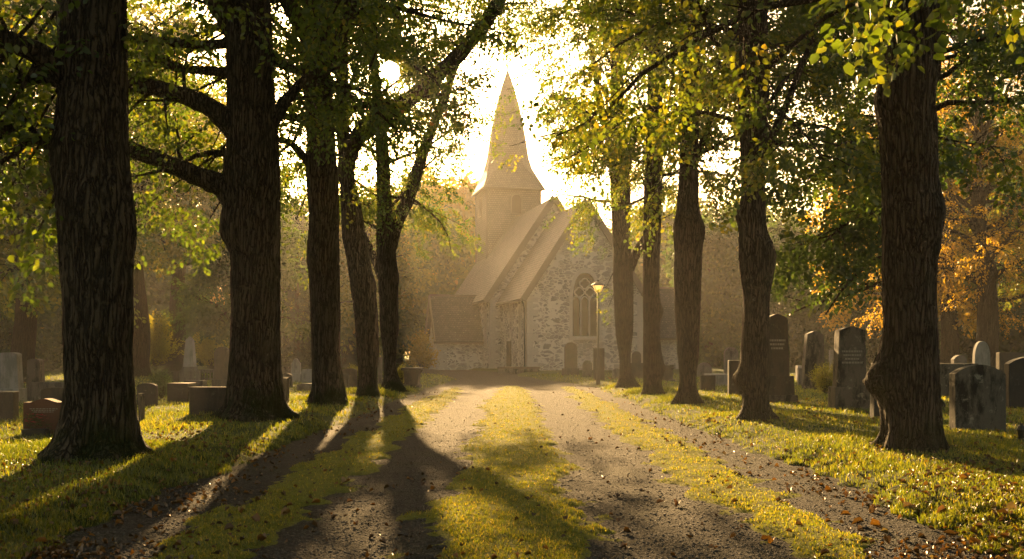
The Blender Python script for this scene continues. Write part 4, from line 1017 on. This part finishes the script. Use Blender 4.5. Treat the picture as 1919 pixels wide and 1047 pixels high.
def shrub(name, label, px, yb, w, h, leaf, tm, n, seed, cat='shrub', tint=None):
    X, Y = ground(px, yb); k = Y / FP; Z = gz(X, Y); rng = np.random.default_rng(seed)
    root = thing(name, label, cat, (X, Y, Z)); W_, H_ = w * k / 2, h * k
    tw, SP, SD = [], [], []
    for i in range(n):
        az, el = rng.uniform(0, 6.28), rng.uniform(.35, 1.5); L = rng.uniform(.6, 1.08)
        e = np.array((math.cos(az) * math.cos(el) * W_, math.sin(az) * math.cos(el) * W_, math.sin(el) * H_)) * L
        P = spline(np.array([(0, 0, 0), e * .5 + rng.normal(0, .05, 3), e]), 6); P[:, 2] = np.maximum(P[:, 2], 0)
        tw.append((P, np.linspace(.014, .004, 6)))
        for u in (.55, .75, .95, 1.0):
            SP.append(e * u + rng.normal(0, .05, 3)); SD.append(e / np.linalg.norm(e) + rng.normal(0, .5, 3))
    SP = np.array(SP); SP[:, 2] = np.maximum(SP[:, 2], .05)
    lc = leaf_cloud(rng, SP, np.array(SD), tm, (.7, 1.1), tint0=tint)
    link('foliage', crown_mesh('foliage', tw, lc, [leaf, M['far_bark']]), None, root); return root
SMALL = spray_set(8, 16, .26, .055, .45, .09)
shrub('shrub', 'sunlit yellow green bush left of the dark stele', 1550, 738, 46, 46, M['shrub_leaf'], SMALL, 70, 1)
shrub('shrub', 'dark green bush beside the dark block near the obelisk', 303, 748, 26, 44, M['dark_leaf'], SMALL, 50, 2, tint=.4)
shrub('shrub', 'pale leafy bush by the low arched stone left of the fourth trunk', 668, 722, 26, 34, M['shrub_leaf'], SMALL, 40, 3, tint=.2)
shrub('shrub', 'small leafy bush at the foot of the table tomb', 752, 722, 16, 34, M['shrub_leaf'], SMALL, 30, 4, tint=.6)
shrub('shrub', 'tiny clipped bush in a pot on a dark stand right of the slim limes', 1262, 690, 10, 16, M['mid_leaf'], SMALL, 24, 5, tint=.4)
MIDL = spray_set(9, 18, .8, .16, .6, .3)
shrub('shrub', 'glowing yellow bush filling the bright gap left of the obelisk', 292, 697, 74, 92, M['shrub_leaf'], MIDL, 80, 6, tint=.75)
shrub('shrub', 'glowing yellow bush right of the obelisk under the dark bough', 398, 696, 70, 84, M['shrub_leaf'], MIDL, 80, 7, tint=.6)
shrub('shrub', 'golden bush in the sunlit gap left of the church porch', 790, 697, 40, 60, M['gold_leaf'], MIDL, 60, 8, tint=.3)
def grave_lantern_stand():
    X, Y = ground(1260, 714); k = Y / FP; root = thing('plant_stand', 'thin dark stand holding a clipped bush in the haze', 'plant stand', (X, Y, gz(X, Y)))
    bm = bmesh.new(); lathe(bm, [(.18, 0), (.16, .06), (.03, .09), (.025, 20*k), (.05, 22*k), (.10, 24*k), (.11, 26*k)], 0, 0, 12); link('stem', bm_mesh('stem', bm, True), M['iron'], root)
    bm = bmesh.new(); lathe(bm, [(.08, 26*k), (.14, 30*k), (.15, 31*k)], 0, 0, 12); link('bowl', bm_mesh('bowl', bm, True), M['iron'], root)
grave_lantern_stand()
def flowers(label, px, yb, w, h, petal, seed, n, trough=True):
    X, Y = ground(px, yb); k = Y / FP; rng = np.random.default_rng(seed); root = thing('flower_trough' if trough else 'flowering_plant', label, 'flowers', (X, Y, gz(X, Y)))
    a = w * k / 2; hz = .10 if trough else 0
    if trough:
        bm = bmesh.new(); box(bm, -a, a, -.10, .10, -.03, hz, -.015, .008); link('trough', bm_mesh('trough', bm), M['iron'], root)
    P = np.stack([rng.uniform(-a*.9, a*.9, n), rng.uniform(-.08, .08, n), hz + rng.uniform(.0, h * k * .6, n)], 1)
    lc = leaf_cloud(rng, P, rng.normal(0, .6, (n, 3)) + (0, 0, .7), SMALL, (.5, .8)); link('foliage', crown_mesh('foliage', [], lc, [M['dark_leaf'], M['far_bark']]), None, root)
    V, F, off = [], [], 0
    for q in range(int(n * 1.4)):
        c = np.array((rng.uniform(-a*.9, a*.9), rng.uniform(-.10, .06), hz + h * k * rng.uniform(.35, .95)))
        for e in range(6):
            t = e / 6 * 6.28 + rng.random(); r = rng.uniform(.014, .024)
            d = np.array((math.cos(t), math.sin(t) * .8, rng.uniform(.0, .5))); s = np.cross(d, (0, .3, 1.)); s /= np.linalg.norm(s)
            V += [c, c + (d + s * .5) * r, c + d * r * 1.7, c + (d - s * .5) * r]; F.append((off, off+1, off+2, off+3)); off += 4
    link('blossom', mesh_np('blossom', np.array(V), [np.array(F)]), petal, root)
flowers('dark trough of red flowers before the wavy-topped red headstone', 68, 815, 42, 30, M['red_petal'], 1, 26)
flowers('small clump of yellow flowers behind the squat brown block', 40, 772, 12, 16, M['yellow_petal'], 2, 8, False)
flowers('low bed of reddish flowers left of the forked lime', 1148, 718, 18, 13, M['red_petal'], 3, 12, False)
def candle_lantern():
    X, Y = ground(1914, 826); k = Y / FP; root = thing('grave_lantern', 'small dark grave lantern on the grass at the right edge', 'lantern', (X, Y, gz(X, Y)))
    bm = bmesh.new(); lathe(bm, [(.075, -.02), (.075, .03), (.06, .04)], 0, 0, 10); link('base', bm_mesh('base', bm), M['iron'], root)
    bm = bmesh.new(); lathe(bm, [(.055, .04), (.06, .17)], 0, 0, 10); link('glass', bm_mesh('glass', bm), M['glass'], root)
    bm = bmesh.new(); lathe(bm, [(.075, .17), (.05, .22), (.02, .25), (.025, .27)], 0, 0, 10); link('lid', bm_mesh('lid', bm), M['iron'], root)
candle_lantern()

# ------------------------------------------------------------------ lamp post
def lamp():
    X, Y = ground(1121, 721); k = Y / FP; root = thing('lamp_post', 'lit lamp post with a flared glass lantern by the church path', 'street lamp', (X, Y, gz(X, Y)))
    bm = bmesh.new(); lathe(bm, [(.10, -.1), (.085, .3), (.08, 50*k), (.05, 52*k), (.045, 174*k)], 0, 0, 14); link('pole', bm_mesh('pole', bm, True), M['lamp_cap'], root)
    bm = bmesh.new(); lathe(bm, [(5*k, 174*k), (6*k, 176*k), (9.2*k, 184*k), (10.5*k, 186*k)], 0, 0, 8); link('lamp_glass', bm_mesh('lamp_glass', bm), M['lamp_glow'], root)
    bm = bmesh.new(); lathe(bm, [(13.5*k, 186*k), (13.8*k, 187*k), (6*k, 192*k), (2*k, 193.5*k), (1.6*k, 197*k)], 0, 0, 16); link('lamp_cap', bm_mesh('lamp_cap', bm), M['lamp_cap'], root)
    for i in range(4):
        t = PI/4 + i * PI/2; bm = bmesh.new(); P = np.array([(5.1*k*math.cos(t), 5.1*k*math.sin(t), 174*k), (9.6*k*math.cos(t), 9.6*k*math.sin(t), 184*k), (11*k*math.cos(t), 11*k*math.sin(t), 186.5*k)])
        v, f = tube(P, [.012]*3, 6); link('strut', mesh_np('strut', v, [f]), M['lamp_cap'], root)
lamp()

# ------------------------------------------------------------------ church
def church():
    al = R_(13.2); Yc = 74.; Xc = wx(988, Yc); Zc = 0.
    root = thing('church', 'old rubble stone church with shingled spire and steep roofs at the end of the drive', 'church', (Xc, Yc, Zc), al)
    # local axes: +x to the right along the east gable, +y towards the tower, gable face at y=0
    def wall(name, pts, holes, org, U, N, th, mat, parent=root, label=None):
        """panel in the plane org+u*U+v*Z, thickness th along -N (N is the outward normal)"""
        U = Vector(U); N = Vector(N); org = Vector(org); Zv = Vector((0, 0, 1)); bm = bmesh.new()
        loops = [pts] + list(holes)
        flat = [p for l in loops for p in l]
        tri = tessellate_polygon([[Vector((p[0], p[1], 0)) for p in l] for l in loops])
        A = [bm.verts.new(org + U * p[0] + Zv * p[1]) for p in flat]; B = [bm.verts.new(org + U * p[0] + Zv * p[1] - N * th) for p in flat]
        for t in tri:
            try: bm.faces.new([A[i] for i in t]); bm.faces.new([B[i] for i in reversed(t)])
            except ValueError: pass
        o = 0
        for l in loops:
            m = len(l)
            for i in range(m): bm.faces.new((A[o+i], A[o+(i+1) % m], B[o+(i+1) % m], B[o+i]))
            o += m
        return link(name, bm_mesh(name, bm), mat, parent, label=label)
    def gothic(cx, z0, w, zs, za, n=9):
        a = w / 2; out = [(cx - a, z0), (cx + a, z0)]
        for t in np.linspace(0, PI/2, n): out.append((cx + a * math.cos(t) ** .75, zs + (za - zs) * math.sin(t) ** 1.1))
        for t in np.linspace(PI/2, 0, n)[1:]: out.append((cx - a * math.cos(t) ** .75, zs + (za - zs) * math.sin(t) ** 1.1))
        return out
    def ring_part(name, outer, inner, org, U, N, y0, y1, mat, parent):
        """frame between two outlines with equal point counts, standing y0..y1 out along N"""
        U = Vector(U); N = Vector(N); org = Vector(org); Zv = Vector((0, 0, 1)); bm = bmesh.new(); n = len(outer)
        g = lambda p, d: bm.verts.new(org + U * p[0] + Zv * p[1] + N * d)
        a, b, c, d = [g(p, y1) for p in outer], [g(p, y1) for p in inner], [g(p, y0) for p in outer], [g(p, y0) for p in inner]
        for i in range(n):
            j = (i + 1) % n
            bm.faces.new((a[i], a[j], b[j], b[i])); bm.faces.new((a[j], a[i], c[i], c[j])); bm.faces.new((b[i], b[j], d[j], d[i])); bm.faces.new((c[i], d[i], d[j], c[j]))
        return link(name, bm_mesh(name, bm), mat, parent)
    def pane(name, pts, org, U, N, depth, mat, parent):
        U = Vector(U); N = Vector(N); org = Vector(org); bm = bmesh.new()
        f = [bm.verts.new(org + U * p[0] + Vector((0, 0, p[1])) + N * depth) for p in pts]; g = [bm.verts.new(org + U * p[0] + Vector((0, 0, p[1])) + N * (depth - .04)) for p in pts]
        bm.faces.new(f); bm.faces.new(g[::-1]); n = len(f)
        for i in range(n): bm.faces.new((f[i], g[i], g[(i+1) % n], f[(i+1) % n]))
        return link(name, bm_mesh(name, bm), mat, parent)
    def roof(name, a, b, c, d, th, mat, label=None, parent=root):
        """slab over quad a(eave start) b(eave end) c(ridge end) d(ridge start), UV in metres"""
        a, b, c, d = [Vector(v) for v in (a, b, c, d)]
        nrm = (b - a).cross(d - a).normalized()
        if nrm.z < 0: nrm = -nrm
        bm = bmesh.new(); uv = bm.loops.layers.uv.new('UVMap'); ex = (b - a).normalized(); ey = nrm.cross(ex)
        if ey.z < 0: ey = -ey
        T = [bm.verts.new(p + nrm * th) for p in (a, b, c, d)]; B = [bm.verts.new(p) for p in (a, b, c, d)]
        fs = [bm.faces.new(T), bm.faces.new(B[::-1])] + [bm.faces.new((T[i], B[i], B[(i+1) % 4], T[(i+1) % 4])) for i in range(4)]
        for f in bm.faces:
            for l in f.loops: q = l.vert.co - a; l[uv].uv = (q.dot(ex), q.dot(ey))
        return link(name, bm_mesh(name, bm), mat, parent, label=label)
    def bar(name, p, q, w, h, mat, parent=root):
        p, q = Vector(p), Vector(q); d = (q - p); L = d.length; d.normalize(); s = d.cross(Vector((0, 0, 1))); s = s.normalized() if s.length > 1e-4 else Vector((1, 0, 0)); t = s.cross(d)
        bm = bmesh.new(); vs = []
        for e in (p, q):
            for i, j in ((-1, -1), (1, -1), (1, 1), (-1, 1)): vs.append(bm.verts.new(e + s * i * w / 2 + t * j * h / 2))
        for f in ((3,2,1,0), (4,5,6,7), (0,1,5,4), (1,2,6,5), (2,3,7,6), (3,0,4,7)): bm.faces.new([vs[i] for i in f])
        return link(name, bm_mesh(name, bm), mat, parent)
    R = M['rubble']; X = (1, 0, 0); NX = (-1, 0, 0); Yv = (0, 1, 0)
    W1, E1, A1, L1 = 9.1, 5.9, 12.8, 9.0             # chancel width, eave, apex, length
    # chancel east gable with the great window
    win = gothic(4.52, 2.72, 2.0, 5.5, 7.5)
    wall('chancel_gable', [(0, -.3), (W1, -.3), (W1, E1), (W1/2, A1 - .1), (0, E1)], [win], (0, 0, 0), X, (0, -1, 0), .7, R)
    w = pane('east_window', win, (0, 0, 0), X, (0, -1, 0), -.34, M['glass'], root)
    ring_part('surround', gothic(4.52, 2.60, 2.5, 5.5, 7.85), win, (0, 0, 0), X, (0, -1, 0), -.2, .025, M['trim'], w)
    bm = bmesh.new(); box(bm, 3.2, 5.84, -.16, -.003, 2.42, 2.60, 0, .02); link('sill', bm_mesh('sill', bm), M['trim'], w)
    for cx in (4.52 - .34, 4.52 + .34):
        bm = bmesh.new(); box(bm, cx - .055, cx + .055, .12, .30, 2.72, 5.75, 0, .01); link('mullion', bm_mesh('mullion', bm), M['trim'], w)
    def hoop(cx, cz, r, tr, lobes=0):
        t = np.linspace(0, 2*PI, 41)[:-1]; rr = r * (1 + (.22 * np.abs(np.cos(lobes * t / 2)) - .11 if lobes else 0))
        P = np.stack([cx + rr * np.cos(t), np.full(40, .2), cz + rr * np.sin(t)], 1); P = np.vstack([P, P[:2]])
        v, f = tube(P, [tr] * len(P), 6); return v, f
    vs, fs, off = [], [], 0
    for (cx, cz, r, lb) in ((4.52 - .42, 6.02, .34, 4), (4.52 + .42, 6.02, .34, 4), (4.52, 6.68, .36, 4)):
        v, f = hoop(cx, cz, r, .06, lb); vs.append(v); fs.append(f + off); off += len(v)
    for cx in (4.52 - .68, 4.52, 4.52 + .68):
        t = np.linspace(0, 1, 14); P = np.stack([cx + (t - .5) * .64, np.full(14, .2), 5.35 + .36 * np.sin(t * PI) ** .7], 1)
        v, f = tube(P, [.05] * 14, 6); vs.append(v); fs.append(f + off); off += len(v)
    link('tracery', mesh_np('tracery', np.concatenate(vs), [np.concatenate(fs)]), M['trim'], w)
    # chancel side walls; holes given in (distance from the gable, height)
    l1, l2 = gothic(2.3, 1.9, .50, 4.2, 4.85), gothic(5.4, 1.9, .50, 4.2, 4.85)
    wall('chancel_wall', [(.7, -.3), (L1, -.3), (L1, E1), (.7, E1)], [l1, l2], (0, 0, 0), Yv, NX, .7, R)
    wall('chancel_wall', [(.7, -.3), (L1, -.3), (L1, E1), (.7, E1)], [], (W1, 0, 0), Yv, X, .7, R)
    for l, cx in ((l1, 2.3), (l2, 5.4)):
        lw = pane('lancet_window', l, (0, 0, 0), Yv, NX, -.28, M['glass'], root)
        ring_part('surround', gothic(cx, 1.78, .84, 4.25, 5.1), l, (0, 0, 0), Yv, NX, -.15, .02, M['trim'], lw)
    # quoins
    for (qx, qy, zt, sx) in ((0, 0, E1 - .1, -1), (W1, 0, E1 - .1, 1), (-.9, L1, 6.1, -1)):
        bm = bmesh.new(); z = -.2; i = 0; r = random.Random(int(qx * 10) + 5)
        while z < zt:
            h = r.uniform(.34, .56); a, b = (.85, .45) if i % 2 else (.45, .85)
            x0, x1 = (qx - .022, qx + a) if sx < 0 else (qx - a, qx + .022)
            box(bm, x0, x1, qy - .022, qy + b, z, min(z + h - .015, zt), 0, .012); z += h; i += 1
        link('quoin', bm_mesh('quoin', bm), M['trim'], root)
    # chancel roof
    ov = .35; dz = ov * (A1 - E1) / (W1 / 2)
    roof('chancel_roof', (-ov, -.25, E1 - dz + .06), (-ov, L1, E1 - dz + .06), (W1/2, L1, A1 + .06), (W1/2, -.25, A1 + .06), .14, M['roof'])
    roof('chancel_roof', (W1 + ov, -.25, E1 - dz + .06), (W1 + ov, L1, E1 - dz + .06), (W1/2, L1, A1 + .06), (W1/2, -.25, A1 + .06), .14, M['roof'])
    bar('bargeboard', (-ov - .05, -.30, E1 - dz + .0), (W1/2, -.30, A1 + .12), .12, .46, M['bargeboard'])
    bar('bargeboard', (W1 + ov + .05, -.30, E1 - dz + .0), (W1/2, -.30, A1 + .12), .12, .46, M['bargeboard'])
    bar('gutter', (-ov - .06, -.2, E1 - dz + .02), (-ov - .06, L1 - .1, E1 - dz + .02), .13, .13, M['bargeboard'])
    v, f = tube(np.array([(-.42, .35, E1 - .42), (-.2, .3, E1 - .75), (-.12, .28, E1 - 1.2), (-.12, .28, 0)]), [.06] * 4, 8); link('downpipe', mesh_np('downpipe', v, [f], smooth=True), M['iron'], root)
    # nave
    sw = .9; NW = W1 + 2 * sw; E2, A2, y0, NL = 6.3, 14.4, L1, 20.0; n0, n1 = -sw, W1 + sw; mid = W1 / 2
    wall('nave_gable', [(0, -.3), (NW, -.3), (NW, E2), (NW/2, A2 - .1), (0, E2)], [], (n0, y0, 0), X, (0, -1, 0), .7, R)
    l3 = gothic(1.9, 2.0, .62, 4.9, 5.6)
    wall('nave_wall', [(.7, -.3), (NL, -.3), (NL, E2), (.7, E2)], [l3], (n0, y0, 0), Yv, NX, .7, R)
    wall('nave_wall', [(.7, -.3), (NL, -.3), (NL, E2), (.7, E2)], [], (n1, y0, 0), Yv, X, .7, R)
    wall('nave_gable', [(.7, -.3), (NW - .7, -.3), (NW - .7, E2), (NW/2, A2 - .9), (.7, E2)], [], (n0, y0 + NL, 0), X, (0, 1, 0), .7, R)
    lw = pane('lancet_window', l3, (n0, y0, 0), Yv, NX, -.28, M['glass'], root)
    ring_part('surround', gothic(1.9, 1.88, 1.0, 4.95, 5.9), l3, (n0, y0, 0), Yv, NX, -.15, .02, M['trim'], lw)
    dz2 = .4 * (A2 - E2) / (NW / 2)
    ya, yb = y0 - .22, y0 + NL + .3
    roof('nave_roof', (n0 - .4, ya, E2 - dz2 + .06), (n0 - .4, yb, E2 - dz2 + .06), (mid, yb, A2 + .06), (mid, ya, A2 + .06), .15, M['roof'])
    roof('nave_roof', (n1 + .4, ya, E2 - dz2 + .06), (n1 + .4, yb, E2 - dz2 + .06), (mid, yb, A2 + .06), (mid, ya, A2 + .06), .15, M['roof'])
    bar('bargeboard', (n0 - .45, ya - .05, E2 - dz2), (mid, ya - .05, A2 + .12), .12, .5, M['bargeboard'])
    bar('bargeboard', (n1 + .45, ya - .05, E2 - dz2), (mid, ya - .05, A2 + .12), .12, .5, M['bargeboard'])
    bar('gutter', (n0 - .46, ya, E2 - dz2 + .02), (n0 - .46, yb, E2 - dz2 + .02), .13, .13, M['bargeboard'])
    # tower
    T = 2.7; ty = y0 + 14.6; Te = 17.75; tb = 8.0
    def clad(name, p0, p1, p2, p3, mat=M['clad'], parent=root):
        return roof_face(name, p0, p1, p2, p3, mat, parent)
    bm = bmesh.new(); uv = bm.loops.layers.uv.new('UVMap')
    c = [(mid - T, ty), (mid + T, ty), (mid + T, ty + 2*T), (mid - T, ty + 2*T)]
    for i in range(4):
        (xa, ya_), (xb, yb_) = c[i], c[(i+1) % 4]
        vs_ = [bm.verts.new(p) for p in ((xa, ya_, tb), (xb, yb_, tb), (xb, yb_, Te + .1), (xa, ya_, Te + .1))]; f = bm.faces.new(vs_); Lw = math.hypot(xb - xa, yb_ - ya_)
        for l, q in zip(f.loops, ((0, 0), (Lw, 0), (Lw, Te - tb), (0, Te - tb))): l[uv].uv = (q[0] + i * 7.3, q[1])
    bmesh.ops.remove_doubles(bm, verts=bm.verts, dist=.001)
    tower = link('tower', bm_mesh('tower', bm), M['clad'], root)
    for (ox, oy, U, N) in ((mid - T, ty, X, (0, -1, 0)), (mid - T, ty, Yv, NX)):
        lou = gothic(T + .25, 15.2, .95, 16.5, 17.0)
        lv = pane('louvre', lou, (ox, oy, 0), U, N, .05, M['door'], tower)
        ring_part('surround', gothic(T + .25, 15.08, 1.25, 16.5, 17.2), lou, (ox, oy, 0), U, N, .002, .10, M['bargeboard'], tower)
    for (x_, y_) in c: 
        bm = bmesh.new(); box(bm, x_ - .09, x_ + .09, y_ - .09, y_ + .09, tb, Te, 0, .01); link('corner_board', bm_mesh('corner_board', bm), M['bargeboard'], tower)
    # spire: square flared skirt turning into an octagon
    bm = bmesh.new(); uv = bm.loops.layers.uv.new('UVMap'); cy0 = ty + T
    def ring(hs, k, z):          # 8 points, k=1 square corners ... k=0 regular octagon
        pts = []
        for i in range(8):
            t = PI / 8 + i * PI / 4; d = np.array((math.cos(t), math.sin(t))); oct_ = d / max(abs(d)) * hs if k else d * hs / math.cos(PI/8)
            q = d / np.max(np.abs(d)) * hs; pts.append((mid + q[0] * k + (1 - k) * d[0] * hs / math.cos(PI/8), cy0 + q[1] * k + (1 - k) * d[1] * hs / math.cos(PI/8), z))
        return pts
    def sqring(hs, f, z):        # square with its corners cut by fraction f of the half side (f=0 sharp square, .586 octagon)
        o = []
        for sx, sy in ((1, -1), (1, 1), (-1, 1), (-1, -1)):
            a, b = (sx * hs, sy * hs * (1 - f)), (sx * hs * (1 - f), sy * hs)
            o += ([b, a] if sx * sy < 0 else [a, b])
        return [(mid + x, cy0 + y, z) for x, y in o]
    prof = [(3.12, .02, 17.62), (2.70, .12, 18.6), (2.25, .45, 19.9), (2.0, .586, 21.0), (1.62, .586, 23.6), (1.14, .586, 26.2), (.56, .586, 28.4), (.05, .586, 30.0)]
    rows = [[bm.verts.new(p) for p in sqring(*q)] for q in prof]
    vv = 0
    for q, (a, b) in enumerate(zip(rows, rows[1:])):
        hgt = math.hypot(prof[q+1][2] - prof[q][2], prof[q+1][0] - prof[q][0])
        for i in range(8):
            j = (i + 1) % 8; f = bm.faces.new((a[i], a[j], b[j], b[i])); wa = (a[i].co - a[j].co).length / 2; wb = (b[i].co - b[j].co).length / 2
            for l, uvq in zip(f.loops, ((-wa, vv), (wa, vv), (wb, vv + hgt), (-wb, vv + hgt))): l[uv].uv = (uvq[0] + i * 5.1, uvq[1])
        vv += hgt
    bm.faces.new(rows[0][::-1]); bm.faces.new(rows[-1])
    sp = link('spire', bm_mesh('spire', bm), M['clad'], root)
    bm = bmesh.new(); lathe(bm, [(.05, 29.9), (.05, 30.3), (.13, 30.42), (.05, 30.55), (.02, 31.2)], mid, cy0, 8); link('finial', bm_mesh('finial', bm), M['iron'], sp)
    bar('fascia', (mid - 3.1, cy0 - 3.1, 17.58), (mid + 3.1, cy0 - 3.1, 17.58), .1, .18, M['bargeboard'], sp)
    bar('fascia', (mid - 3.1, cy0 - 3.1, 17.56), (mid - 3.1, cy0 + 3.1, 17.56), .1, .18, M['bargeboard'], sp)
    # porch on the left, vestry on the right
    def annex(pre, xw, sgn, yf, dep, out, eave, apex, doorz, mat):
        xo = xw + sgn * out; ym = yf + dep / 2; N = (sgn, 0, 0)
        door = gothic(dep / 2, -.25, 1.3, 2.2, 3.2) if doorz else None
        wall(pre + '_gable', [(0, -.3), (dep, -.3), (dep, eave), (dep / 2, apex - .08), (0, eave)], [door] if door else [], (xo, yf, 0), Yv, N, .5, R)
        a, b = (0, out - .5)
        o0 = xo - sgn * .5
        for yy, nn in ((yf, (0, -1, 0)), (yf + dep, (0, 1, 0))):
            wall(pre + '_wall', [(0, -.3), (out - .5, -.3), (out - .5, eave), (0, eave)], [], (o0, yy, 0), (-sgn, 0, 0), nn, .5, R)
        d_ = .35 * (apex - eave) / (dep / 2)
        xe = xo + sgn * .35; xi = xw
        for s, yy in ((-1, yf - .35), (1, yf + dep + .35)):
            roof(pre + '_roof', (xe, yy, eave - d_ + .05), (xi, yy, eave - d_ + .05), (xi, ym, apex + .05), (xe, ym, apex + .05), .12, mat)
            bar('bargeboard', (xe + sgn * .04, yy - s * -.03, eave - d_ + .04), (xe + sgn * .04, ym, apex + .1), .1, .34, M['bargeboard'])
        bar('fascia', (xe, yf - .38, eave - d_ + .02), (xi, yf - .38, eave - d_ + .02), .08, .16, M['bargeboard'])
        bar('ridge_cap', (xe, ym, apex + .2), (xi, ym, apex + .2), .3, .14, M['bargeboard'])
        bm = bmesh.new(); z = -.2; i = 0; r = random.Random(9)
        while z < eave - .1:
            h = r.uniform(.3, .5); q = .7 if i % 2 else .4; x0, x1 = sorted((xo + sgn * .02, xo - sgn * q)); box(bm, x0, x1, yf - .02, yf + (.4 if i % 2 else .7), z, min(z + h - .015, eave - .1), 0, .01); z += h; i += 1
        link('quoin', bm_mesh('quoin', bm), M['trim'], root)
        if door:
            d = pane(pre + '_door', door, (xo, yf, 0), Yv, N, -.22, M['door'], root)
            ring_part('surround', gothic(dep / 2, -.25, 1.75, 2.25, 3.5), door, (xo, yf, 0), Yv, N, -.1, .025, M['trim'], d)
    annex('porch', n0, -1, y0 + 3.0, 5.4, 3.85, 2.75, 6.3, True, M['slate'])
    annex('vestry', W1, 1, 2.6, 5.2, 4.6, 3.0, 6.6, False, M['slate'])
church()

# ------------------------------------------------------------------ air
hz = bpy.data.materials.new('haze'); hz.use_nodes = True; t = hz.node_tree; t.nodes.clear()
vo = t.nodes.new('ShaderNodeVolumePrincipled'); vo.inputs['Density'].default_value = HAZE_D; vo.inputs['Anisotropy'].default_value = .62
vo.inputs['Color'].default_value = (.93, .88, .80, 1); vo.inputs['Density Attribute'].default_value = ''
vo.inputs['Color Attribute'].default_value = ''; vo.inputs['Temperature Attribute'].default_value = ''
om = t.nodes.new('ShaderNodeOutputMaterial'); t.links.new(vo.outputs[0], om.inputs['Volume'])
bm = bmesh.new(); box(bm, -305, 305, -35, 305, -1.2, 33); link('haze', bm_mesh('haze', bm), hz, label='golden morning haze under the trees', cat='haze', kind='stuff')
